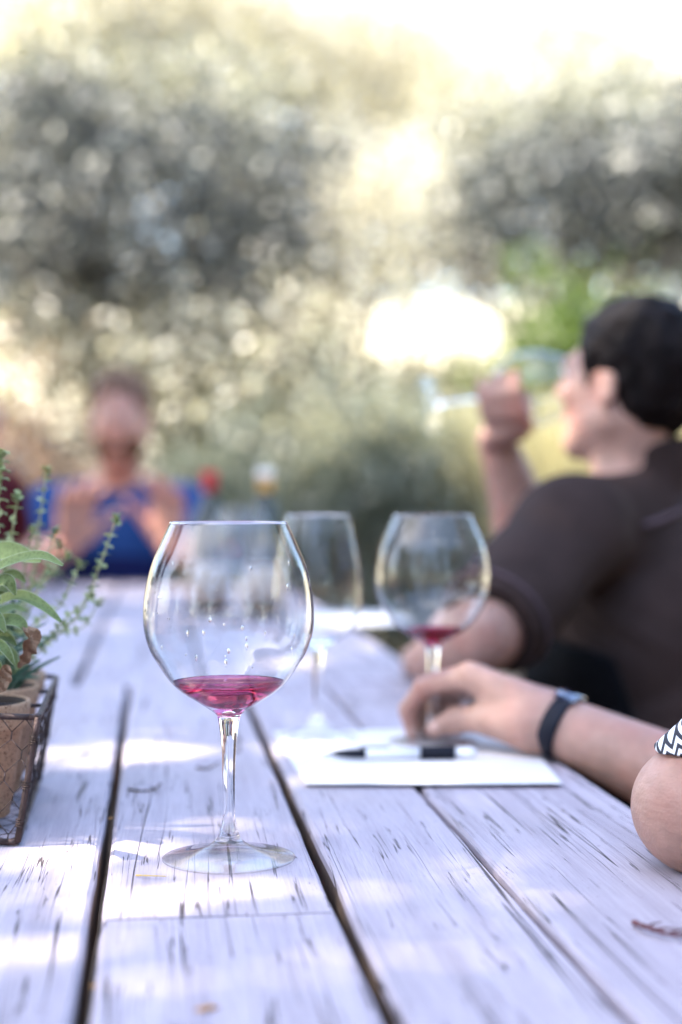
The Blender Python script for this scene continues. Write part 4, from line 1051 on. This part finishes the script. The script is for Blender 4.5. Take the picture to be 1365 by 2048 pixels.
sl = [([(-60, 1165, 1.06), (-10, 1138, 1.06), (40, 1118, 1.055), (85, 1112, 1.05), (126, 1130, 1.05)], .019, (.0, -.55, .8)),
      ([(-70, 1150, 1.09), (-25, 1112, 1.09), (15, 1103, 1.09), (50, 1112, 1.09), (82, 1122, 1.09)], .026, (0, -.75, .6)),
      ([(-50, 1235, 1.08), (-5, 1205, 1.075), (40, 1192, 1.07), (85, 1212, 1.065), (122, 1243, 1.06)], .018, (.1, -.6, .8)),
      ([(-40, 1262, 1.07), (0, 1243, 1.065), (35, 1243, 1.06), (55, 1262, 1.06)], .019, (.1, -.7, .7)),
      ([(-40, 1300, 1.06), (-12, 1285, 1.06), (10, 1300, 1.055), (28, 1328, 1.055)], .014, (.5, -.6, .4)),
      ([(-50, 1278, 1.08), (-10, 1268, 1.075), (15, 1276, 1.07), (32, 1290, 1.07)], .014, (0, -.6, .7)),
      ([(-45, 1215, 1.12), (-20, 1195, 1.12), (0, 1180, 1.12), (20, 1190, 1.12)], .016, (0, -.6, .7)),
      ([(-60, 1140, 1.12), (-50, 1100, 1.12), (-25, 1070, 1.12), (0, 1060, 1.12)], .02, (.3, -.7, .3)),
      ([(-30, 1240, 1.13), (5, 1222, 1.14), (30, 1215, 1.15), (52, 1222, 1.15)], .015, (0, -.6, .7)),
      ([(-90, 1250, 1.02), (-60, 1240, 1.0), (-40, 1260, .99), (-30, 1290, .99)], .02, (0, -.7, .5)),
      ([(-100, 1200, 1.07), (-80, 1160, 1.05), (-60, 1140, 1.04), (-40, 1150, 1.03)], .022, (0, -.7, .5))]
rgs = random.Random(4)
for q in range(16):
    x0, y0, yy = rgs.uniform(-60, 0), rgs.uniform(1150, 1330), rgs.uniform(1.05, 1.15); dx, dy = rgs.uniform(25, 75), rgs.uniform(-45, 40)
    sl.append(([(x0, y0, yy), (x0 + dx * .35, y0 + dy * .3 - 14, yy), (x0 + dx * .7, y0 + dy * .6 - 16, yy), (x0 + dx, y0 + dy, yy)], rgs.uniform(.010, .018), (rgs.uniform(-.3, .4), -.7, rgs.uniform(.2, .8))))
for i, (pp, w_, nn) in enumerate(sl):
    P_ = [A(*q) for q in pp]; blade(P_, w_ * .66, 'sage', sg, nrm=nn, seed=i); sstem(P_[0])
dl = blade([A(47, 1254, 1.06), A(60, 1275, 1.058), A(50, 1295, 1.058), A(43, 1315, 1.06), A(36, 1334, 1.06)], .013, 'dry_leaf', sg, 'withered_leaf', (.75, -.6, .2), cup=.9, wavy=.35, rim=False); dl['label'] = 'withered brown curled leaf tip'
dl = blade([A(15, 1330, 1.05), A(8, 1345, 1.05), A(3, 1368, 1.05), A(-6, 1385, 1.05)], .011, 'dry_leaf', sg, 'withered_leaf', (.5, -.8, .1), cup=.6, wavy=.3, rim=False); dl['label'] = 'withered brown leaf hanging over the pot'
rm = herb_root('rosemary_plant', 'dark green narrow-leaved herb in the middle pot', pc[1])
rgr = random.Random(12)
for i in range(46):
    b = rm.location + Vector((rgr.uniform(-.012, .02), rgr.uniform(-.015, .015), rgr.uniform(.005, .06)))
    e = b + Vector((rgr.uniform(-.02, .050), rgr.uniform(-.03, .02), rgr.uniform(-.008, .04)))
    blade([b, b.lerp(e, .4) + Vector((0, 0, .006)), e], rgr.uniform(.0035, .0060), 'rosemary', rm, nrm=(rgr.uniform(-.4, .4), -.6, .7), rim=False)
for i in range(6):
    b = rm.location + Vector((rgr.uniform(-.01, .01), rgr.uniform(-.01, .01), -.003)); v, f = tube([(b - rm.location), (b - rm.location) + Vector((.004, 0, .03)), (b - rm.location) + Vector((rgr.uniform(-.01, .02), 0, .07))], .0012, 5)
    mesh_obj('stem', v, f, M['thyme_stem'], rm)
th = herb_root('thyme_plant', 'thyme with thin upright sprigs of tiny pale leaves in the far pot', pc[2])
def sprig(pts, seed, lf=.0042, thick=.0009, parent=None, tuft=True):
    rg = random.Random(seed); sp = spline(pts, 10); o_ = parent.location
    v, f = tube([q - o_ for q in sp], [thick * (1.3 - .7 * i / len(sp)) for i in range(len(sp))], 6)
    st = mesh_obj('sprig', v, f, M['thyme_stem'], parent)
    LV, LF = [], []
    d = 0; step = rg.uniform(.0085, .0115); nxt = step; side = 0
    def leaf(p, dr, s):
        dr = dr.normalized(); w0 = dr.cross(Vector((rg.uniform(-.3, .3), rg.uniform(-.3, .3), 1))).normalized(); up = w0.cross(dr); b0 = len(LV)
        for (t, wd, h_) in ((0, .08, 0), (.3, .34, .05), (.65, .36, .06), (1, .05, -.06)):
            for sg_ in (-1, 0, 1): LV.append(tuple(p - o_ + dr * t * s + w0 * sg_ * wd * s + up * (h_ + .12 * abs(sg_)) * s))
        for i in range(3):
            for j in range(2): a = b0 + i * 3 + j; LF.append((a, a + 1, a + 4, a + 3))
    for i in range(1, len(sp)):
        seg = (sp[i] - sp[i - 1]).length; d += seg
        if d > nxt and d > .02:
            nxt += step * rg.uniform(.8, 1.2); tan = (sp[i] - sp[i - 1]).normalized(); side += 1
            e = tan.cross(Vector((math.cos(side * 1.57 + seed), math.sin(side * 1.57 + seed), .1))).normalized()
            for sg_ in (-1, 1):
                leaf(sp[i], e * sg_ + tan * .25, lf * rg.uniform(.8, 1.3))
                if rg.random() < .6: leaf(sp[i], e * sg_ * .5 + tan * .8 + e.cross(tan) * rg.uniform(-.6, .6), lf * .65)
    if tuft:
        for q in range(12):
            a = rg.uniform(0, 2 * PI); leaf(sp[-1] + Vector((0, 0, rg.uniform(-.006, .001))), Vector((math.cos(a), math.sin(a), rg.uniform(.1, 1))), lf * rg.uniform(.7, 1.1))
    o = mesh_obj('leaves', LV, LF, M['thyme'], st); o['kind'] = 'stuff'
tb = th.location
spr = [([(60, 1180, 1.27), (78, 1050, 1.26), (94, 940, 1.25)], .0046), ([(10, 1180, 1.22), (22, 1080, 1.18), (36, 993, 1.16)], .0050), ([(-15, 1150, 1.2), (-4, 1000, 1.15), (2, 905, 1.12)], .0058),
       ([(90, 1290, 1.27), (160, 1225, 1.24), (200, 1130, 1.22), (233, 1038, 1.21)], .0050), ([(60, 1260, 1.27), (120, 1210, 1.26), (160, 1125, 1.25)], .0044),
       ([(50, 1240, 1.27), (85, 1160, 1.27), (110, 1060, 1.26)], .0048), ([(40, 1300, 1.25), (80, 1290, 1.24), (130, 1240, 1.22), (185, 1185, 1.22)], .004), ([(40, 1220, 1.27), (50, 1130, 1.27), (68, 1060, 1.27)], .0045),
       ([(70, 1310, 1.27), (110, 1270, 1.27), (165, 1255, 1.27), (200, 1200, 1.26)], .0042), ([(20, 1250, 1.27), (10, 1170, 1.27), (18, 1080, 1.28)], .0045), ([(30, 1230, 1.29), (60, 1200, 1.3), (135, 1110, 1.3)], .0042),
       ([(30, 1280, 1.27), (50, 1260, 1.25), (75, 1285, 1.22)], .004), ([(0, 1230, 1.27), (-20, 1130, 1.27), (-30, 1030, 1.28)], .0045), ([(30, 1230, 1.3), (90, 1150, 1.32), (112, 1140, 1.33), (118, 1085, 1.33)], .0045)]
for i, (pp, lf) in enumerate(spr):
    P_ = [tb + Vector((.003 * math.sin(i * 2), .003 * math.cos(i * 3), -.002))] + [A(*q) for q in pp]; sprig(P_, i + 1, lf * 1.3, parent=th)
# ================================================================== PEOPLE
def sitter(name, label, skin, head_c, face, up, hs, neck, chest, hip, shl, shr, ell, wrl, elr, wrr, hl, hr, knees, feet, h,
           shirt, trousers, hairm, sleeve=0.62, arm_s=1.0, extra_body=None, group='people seated at the table', hem4=False, depth=.11):
    loc = Vector((hip[0], hip[1], 0)); root = empty(name, loc); tag(root, label, 'person', group)
    V_ = lambda q: Vector(q)
    b = Blob(); P, rot = add_head(b, head_c, face, up, hs)
    torso(b, hip, chest, neck, shl, shr, grow=-.012, depth=depth)
    nk = V_(neck); b.cone(P(0, -.022, -.06), nk - Vector((0, 0, .03)), .056 * hs, .060 * hs, .03)
    for s_, e_, w_, hnd in ((shl, ell, wrl, hl), (shr, elr, wrr, hr)):
        add_arm(b, s_, e_, w_, arm_s)
        if hnd: 
            if callable(hnd): hnd(b)
            else: add_hand(b, w_, **hnd)
    hp = V_(hip); lat = (V_(shr) - V_(shl)).normalized(); lat.z = 0
    for i, s_ in enumerate((-1, 1)):
        hj = hp + lat * .09 * s_ - Vector((0, 0, .03)); b.cone(hj, knees[i], .078, .052, .03); b.cone(knees[i], feet[i], .050, .036, .02)
        fd = (V_(knees[i]) - hj); fd.z = 0; fd.normalize(); b.cone(feet[i], V_(feet[i]) + fd * .14 - Vector((0, 0, .03)), .036, .028, .02)
    if extra_body: extra_body(b, P, rot)
    body = blob_obj('body', b, h, M[skin], root)
    # shirt
    s = Blob(); torso(s, hip, chest, neck, shl, shr, grow=0.004, depth=depth, clip=[(tuple(nk + Vector((0, 0, .012)) ), tuple(V_(up) + V_(face) * .35)), ((0, 0, hp.z - .10), (0, 0, -1))])
    s.ell(hp.lerp(V_(chest), .3), (.165, .135, .15), None, .05)
    s.cone(nk + Vector((0, 0, -.01)), nk + Vector((0, 0, .060)) - V_(face) * .012, .074, .068, .015, (tuple(nk + V_(face) * .03 + Vector((0, 0, .012))), tuple(Vector((0, 0, 1)) + V_(face) * .62)))
    hems = []
    ell_r = elr
    for s_, e_ in ((shl, ell), (shr, elr)):
        a_, e2 = V_(s_), V_(e_); d_ = (e2 - a_).normalized(); hem = a_.lerp(e2, sleeve); hems.append((hem, d_))
        s.cone(a_, a_ + (e2 - a_) * (sleeve + .15), .066 * arm_s, .064 * arm_s, .03, (tuple(hem), tuple(d_)) if not (hem4 and e_ is ell_r) else ((0, 0, .8275), (0, 0, -1)))
    b2 = s
    blob_obj('shirt', s, h, M[shirt], root, (lambda V: folds(.0042, 26, hip[0] * 9)(V) + folds(.0024, 58, 3.1)(V)))
    t = Blob()
    for i, s_ in enumerate((-1, 1)):
        hj = hp + lat * .09 * s_ - Vector((0, 0, .03)); t.cone(hj, knees[i], .090, .064, .03); t.cone(knees[i], feet[i], .062, .055, .02, (tuple(V_(feet[i]) + Vector((0, 0, .01))), (0, 0, -1)))
    t.ell(hp - Vector((0, 0, .02)), (.17, .14, .11), None, .04)
    blob_obj('trousers', t, max(h, .008), M[trousers], root, folds(.002, 22, 2))
    for i, s_ in enumerate((-1, 1)):
        hj = hp + lat * .09 * s_; fd = V_(knees[i]) - hj; fd.z = 0; fd.normalize(); sh = Blob(); f_ = V_(feet[i])
        sh.cone(f_ + Vector((0, 0, .0)), f_ + fd * .15 - Vector((0, 0, .028)), .046, .036, .02, [((0, 0, .004), (0, 0, -1)), (tuple(f_ + Vector((0, 0, .035))), (0, 0, 1))])
        blob_obj('shoe', sh, .008, M['leather'], root)
    hb = hair_blob(P, rot, hs)
    blob_obj('hair', hb, max(.0045, h * .8), M[hairm], root, lambda V: (np.sin(V * 170) * np.roll(np.sin(V * 130), 1, 1)) * (.0022 + .0018 * (hs < 1)))
    for q in (-1, 1):
        e = P(q * .030, .0865, .011); v, f = lathe([(0, -.010), (.006, -.008), (.0098, 0), (.006, .008), (0, .010)], 14)
        mesh_obj('eye', [(a + e.x - loc.x, b_ + e.y - loc.y, c_ + e.z) for a, b_, c_ in v], f, M['eye'], root)
        e = P(q * .030, .0925, .0105); ib = Blob(); ib.ell(e - Vector((0, 0, 0)), (.0045, .0042, .0045), None, .001); blob_obj('iris', ib, .0012, M['iris'], root)
    return root, P, rot, hems, loc
def on_mesh(root, partname, px, py, out=.002):
    """first hit of a sight line on a garment, to sew trim onto it"""
    o = [c for c in root.children if c.name.split('.')[0] == partname][0]
    org = Vector((0, 0, CAMZ)); d = (at(px, py, 2.0) - org).normalized(); l = root.location
    hit, p, n, _ = o.ray_cast(org - l, d)
    return (p + n * out) if hit else None
def piping(root, part, pix, r, m, name='piping'):
    pts = [on_mesh(root, part, *q) for q in pix]; pts = [p for p in pts if p is not None]
    if len(pts) < 2: return
    v, f = tube(spline(pts, 3), r, 6); mesh_obj(name, v, f, M[m], root)
bpy.context.view_layer.update()

# man in blue at the far end of the table
hc = at(240, 838, 4.42)
sitter('person', 'bearded man in a royal blue shirt at the far table end, both hands raised', 'skin_tan',
       hc, (0.02, -1, -.05), (0, 0, 1), 1.12, at(238, 970, 4.50), at(238, 1085, 4.56), (at(238, 1075, 4.66).x, 4.68, .53),
       at(372, 1018, 4.50), at(102, 1018, 4.50), at(425, 1125, 4.38), at(335, 1092, 4.20), at(50, 1125, 4.38), at(140, 1092, 4.18),
       dict(d=(.05, -.25, 1), n=(-.35, -1, -.1), thumb_side=(-1, .3, 0), curl=.38, s=1.28, spread=.14),
       dict(d=(.22, -.25, 1), n=(.35, -1, -.1), thumb_side=(1, .3, 0), curl=.38, s=1.28, spread=.14),
       [Vector((-.55, 4.25, .50)), Vector((-.80, 4.25, .50))], [Vector((-.52, 4.22, .08)), Vector((-.83, 4.22, .08))], .007,
       'blue_shirt', 'denim', 'hair_fair', sleeve=.62, arm_s=1.12, depth=.125)
m1 = [o for o in bpy.data.objects if o.name.startswith('person')][-1]
m1 = [o for o in C.objects if o.parent is None and o.get('category') == 'person'][-1]
r_, f_, u_ = frame3((0.02, -1, -.05), (0, 0, 1)); Pm = lambda x, y, z: hc + (r_ * x + f_ * y + u_ * z) * 1.12
bd = Blob(); bd.ell(Pm(0, .035, -.07), (.066 * 1.12, .062 * 1.12, .058 * 1.12), (r_, f_, u_)); bd.ell(Pm(0, .09, -.056), (.022, .03, .012), (r_, f_, u_), .01, None, True)
bd.ell(Pm(0, .0, .02), (.10, .14, .07), (r_, f_, u_), .015, None, True)
blob_obj('beard', bd, .006, M['beard'], m1)
shade_bl = Blob(); nk1 = at(238, 1075, 4.56)
shade_bl.ell((nk1.x, 4.55, .74), (.175, .150, .16), None, .03, [((0, 0, .875), (0, -.2, 1))])
blob_obj('apron', shade_bl, .009, M['navy'], m1, folds(.003, 20, 1))  # navy blob standing in for the shade on his lower shirt
stool = empty('stool', (m1.location.x, 4.72, 0)); tag(stool, 'plain wooden stool under the man in blue at the table end', 'stool')
box('seat', (-.19, -.17, .38), (.19, .17, .42), M['bench_wood'], stool)
for a in (-1, 1):
    for b in (-1, 1): box('leg', (a * .15 - .02, b * .13 - .02, 0), (a * .15 + .02, b * .13 + .02, .3785), M['bench_wood'], stool)

# man drinking, right-hand bench
hc2 = at(1257, 768, 2.10); face2 = Vector((-.76, .65, .13)).normalized(); up2 = Vector((.22, -.18, 1)).normalized()
SL, SR = Vector((.300, 1.965, .950)), Vector((.528, 2.270, .950))
def grip(b):
    ax = gd; base = g1 - gd * .225; cpt = base + gd * .150; base = base + gd * .004                 # hold round the bowl
    W_ = Vector((.236, 2.285, 1.086)); up_ = Vector((0, 0, 1)); side = ax.cross(up_).normalized(); upp = side.cross(ax).normalized()
    b.cone(W_, base + gd * .115 - upp * .050 + side * .0, .026, .020, .012)
    palm = base + gd * .115 - upp * .062; b.ell(palm, (.040, .016, .030), (ax, upp, side), .012)
    for i in range(4):
        c = base + gd * (.160 - .019 * i); rr = .0600 - .003 * i
        pts = [c + (-upp * math.cos(a) - side * math.sin(a)) * -0 + (-upp * math.cos(a) + side * math.sin(a)) * rr for a in (.35, .95, 1.5, 1.95)]
        b.chain([palm + (c - palm) * .25 - upp * .004] + pts, [.013, .0105, .0095, .0085, .007], .004)
    c = base + gd * .135; pts = [c + (-upp * math.cos(a) - side * math.sin(a)) * .060 for a in (.5, 1.1, 1.6)]
    b.chain([palm] + pts, [.016, .013, .011, .008], .005)
m2, P2, rot2, hems2, loc2 = sitter('person', 'dark-haired man in a charcoal brown shirt drinking from a raised wine glass', 'skin', hc2, face2, up2, .95, (.415, 2.115, 1.005), (.43, 2.13, .81), (.47, 2.09, .555),
       SL, SR, (.172, 1.795, .832), (.112, 1.960, .782), (.305, 2.36, .905), (.238, 2.283, 1.080),
       dict(d=(.12, 1, -.05), n=(0, -.1, -1), thumb_side=(1, 0, 0), curl=.35, spread=.1), grip,
       [Vector((.12, 2.30, .52)), Vector((.24, 2.50, .52))], [Vector((.10, 2.34, .08)), Vector((.22, 2.56, .08))], .0055,
       'brown_shirt', 'denim', 'hair_dark', sleeve=.96, arm_s=1.06, depth=.135)
bl = Blob(); bl.ell((.43, 2.07, .70), (.185, .160, .20), None, .03, [((.30, 2.0, .800), (.25, 0, 1)), ((.39, 2, .70), (1, -.1, .35))])
blob_obj('black_side_panel', bl, .007, M['black_cloth'], m2)
bpy.context.view_layer.update()
piping(m2, 'shirt', [(1285, 1052), (1320, 1040), (1350, 1028), (1385, 1012)], .0042, 'grey_piping')
piping(m2, 'shirt', [(1185, 1300), (1215, 1350), (1245, 1400), (1275, 1460), (1300, 1500)], .0042, 'grey_piping')
hem, hd = hems2[0]; e1 = hd.cross(Vector((0, 0, 1))).normalized(); e2 = hd.cross(e1)
v, f = tube([hem - hd * .020 - loc2 + (e1 * math.cos(a * PI / 14) + e2 * math.sin(a * PI / 14)) * .0705 for a in range(29)], .0026, 6, False); mesh_obj('sleeve_piping', v, f, M['grey_piping'], m2)
yk = Blob(); yk.cone(Vector((.415, 2.115, .985)), SR + Vector((.02, .0, .035)), .077, .062, .03, [((.40, 2.10, .965), (-.35, .2, -1))]); 
blob_obj('yoke', yk, .007, M['grey_yoke'], m2, folds(.002, 26, 1))
cb_ = Blob(); pcb = at(1022, 1350, 2.12)
cb_.ell(pcb, (.028, .05, .045), None, .02); cb_.ell(pcb + Vector((.01, .02, -.06)), (.05, .07, .06), None, .03)
o = blob_obj('cloth_bag', cb_, .006, M['khaki'], None, folds(.003, 60, 2)); tag(o, 'small cream cloth bundle on the lap between the arm and body of the drinking man', 'cloth bundle')

# guest with a wristwatch holding the glass stem
W3 = Vector((.195, 1.400, .784)); E3 = Vector((.425, 1.250, .692))
def hand3(b):
    D = lambda px, py, Y: at(px, py, Y)
    mc = [D(938, 1352, 1.425), D(946, 1350, 1.447), D(956, 1356, 1.468), D(968, 1368, 1.486)]
    b.cone(W3, D(1010, 1398, 1.43), .0265, .022, .012); b.cone(W3 + Vector((0, .016, 0)), mc[2], .022, .014, .012); b.cone(W3, mc[0], .022, .0135, .012); b.cone(W3 + Vector((0, .018, -.002)), mc[3], .02, .012, .012)
    b.cone(W3 + Vector((-.02, -.004, -.006)), D(985, 1440, 1.415), .022, .0165, .012)
    fing = [([mc[0], D(850, 1372, 1.475), D(815, 1420, 1.492), D(826, 1468, 1.492)], (.0125, .0105, .0092, .0076)),
            ([mc[1], D(868, 1366, 1.498), D(836, 1415, 1.512), D(850, 1462, 1.508)], (.0125, .0105, .0092, .0076)),
            ([mc[2], D(888, 1378, 1.516), D(862, 1420, 1.530), D(880, 1462, 1.522)], (.012, .010, .009, .0075)),
            ([mc[3], D(915, 1392, 1.528), D(895, 1425, 1.538), D(915, 1458, 1.530)], (.011, .009, .008, .0068))]
    for p, r_ in fing: b.chain(p, r_, .004)
    b.chain([D(1060, 1440, 1.408), D(985, 1437, 1.418), D(915, 1440, 1.440), D(868, 1458, 1.452)], (.018, .0155, .0122, .0092), .006)
m3, P3_, rot3, hems3, loc3 = sitter('person', 'guest whose bare forearm with a black wristwatch reaches in to hold a glass stem', 'skin', (.60, 1.37, 1.28), (-.95, .3, 0), (0, 0, 1), 1.0, (.605, 1.36, 1.13), (.61, 1.35, .93), (.64, 1.35, .56),
       (.575, 1.175, 1.06), (.575, 1.545, 1.06), (.50, 1.06, .80), (.46, 1.22, .70), E3, W3,
       dict(d=(-.6, .5, -.3), n=(0, 0, -1), thumb_side=(.5, .8, 0), curl=.3), hand3,
       [Vector((.26, 1.30, .50)), Vector((.28, 1.55, .50))], [Vector((.28, 1.28, .08)), Vector((.30, 1.57, .08))], .0042,
       'navy', 'denim', 'hair_dark', sleeve=.5)
for (px_, py_, Y_, d_) in ((827, 1466, 1.4855, (.15, -1, -.2)), (872, 1452, 1.4425, (-.5, -1, .5))):
    c_ = at(px_, py_, Y_); nb = Blob(); r3_, f3_, u3_ = frame3(d_, (0, 0, 1)); nb.ell(c_, (.0052, .0016, .0062), (r3_, f3_, u3_)); blob_obj('nail', nb, .0008, M['nail'], m3)
wa = (E3 - W3).normalized(); wc = W3 + wa * .012; w1 = wa.cross(Vector((0, 0, 1))).normalized(); w2 = wa.cross(w1)
wt = empty('wristwatch', wc); tag(wt, 'black wristband with a small blue-lit reflective face on the wrist by the glass stem', 'watch')
def band(hw, r1, r2, m, name, a0=0, a1=2 * PI, n=40, rot_=0):
    V, F = [], []
    for i in range(n + 1):
        a = a0 + (a1 - a0) * i / n; d_ = w1 * math.cos(a) * 1.06 + w2 * math.sin(a) * .98
        for (x, r_) in ((-hw, r1), (-hw, r2 - .0006), (-hw + .001, r2), (hw - .001, r2), (hw, r2 - .0006), (hw, r1)): V.append(tuple(wa * x + d_ * r_))
    for i in range(n):
        for k_ in range(6): k2 = (k_ + 1) % 6; F.append((i * 6 + k_, i * 6 + k2, i * 6 + 6 + k2, i * 6 + 6 + k_))
    if a1 - a0 < 6: F += [tuple(range(6)), tuple(range(n * 6, n * 6 + 6))[::-1]]
    mesh_obj(name, V, F, m, wt)
band(.0080, .0275, .0315, M['black_plastic'], 'strap')
M['watch_face'] = simple('dark_blue_screen', (.02, .03, .08), .04, var=.05, coat=1.0)
band(.0105, .0312, .0345, M['watch_face'], 'watch_face', -PI / 2 - .42, -PI / 2 + .42, 10)

# guest with folded arms, elbow on the near right of the table
E4 = Vector((.2285, .985, .7895)); S4 = Vector((.430, 1.020, .952))
def hand4(b):     # fingers of the other hand laid over the sleeve
    k0 = Vector((.345, .93, .900))
    for i, (y, z) in enumerate(((.944, .846), (.938, .866), (.934, .886), (.930, .905))):
        b.chain([k0 + Vector((.0, -.004, -.012 + .010 * i)), Vector((.285 + .006 * i, y - .012, z - .004)), Vector((.252 + .010 * i, y - .002, z - .002)), Vector((.2275 + .012 * i, y + .006, z - .002))], (.013, .0105, .0095, .0082), .004)
    b.ell(k0, (.035, .022, .030), None, .012)
m4, P4_, rot4, hems4, loc4 = sitter('person', 'guest in black and white patterned sleeve, bare elbow on the near right table edge', 'skin', (.59, .93, 1.20), (-.98, .15, 0), (0, 0, 1), .94, (.585, .93, 1.04), (.60, .94, .86), (.65, .955, .56),
       (.60, .76, .97), S4, (.545, .70, .82), (.40, .92, .905), E4, (.440, .875, .812),
       hand4, dict(d=(.8, -.4, .1), n=(0, .3, 1), thumb_side=(-.2, -.6, .6), curl=.3),
       [Vector((.24, .86, .50)), Vector((.25, 1.08, .50))], [Vector((.27, .85, .08)), Vector((.28, 1.09, .08))], .0042,
       'chevron', 'denim', 'hair_dark', sleeve=.80, arm_s=.70, hem4=True,
       extra_body=lambda b, P, rot: (b.ell(E4 + Vector((.006, 0, .0)), (.0405, .042, .0388), None, .012), b.cone(E4 + Vector((.01, -.01, 0)), Vector((.33, .93, .800)), .039, .043, .02)))

# guest at the far left, only the edge of hair and shirt in view
sitter('person', 'brown-haired guest in a maroon shirt at the left edge of the view, beyond the herbs', 'skin_tan', at(-75, 835, 3.85), (.9, -.2, 0), (0, 0, 1), 1.0, at(-90, 930, 3.88), at(-95, 1080, 3.88), (-.99, 3.88, .56),
       (at(-60, 1, 3.88).x + .04, 4.06, 1.00), (at(-60, 1, 3.88).x - .04, 3.70, 1.00), (-.90, 4.10, .80), (-.86, 3.96, .80), (-.93, 3.60, .80), (-.86, 3.74, .80),
       dict(d=(.1, -1, 0), n=(0, 0, -1), thumb_side=(1, 0, 0), curl=.2), dict(d=(.1, 1, 0), n=(0, 0, -1), thumb_side=(1, 0, 0), curl=.2),
       [Vector((-.62, 3.98, .52)), Vector((-.62, 3.78, .52))], [Vector((-.62, 4.0, .08)), Vector((-.62, 3.76, .08))], .009,
       'maroon', 'denim', 'hair_fair', sleeve=.62)
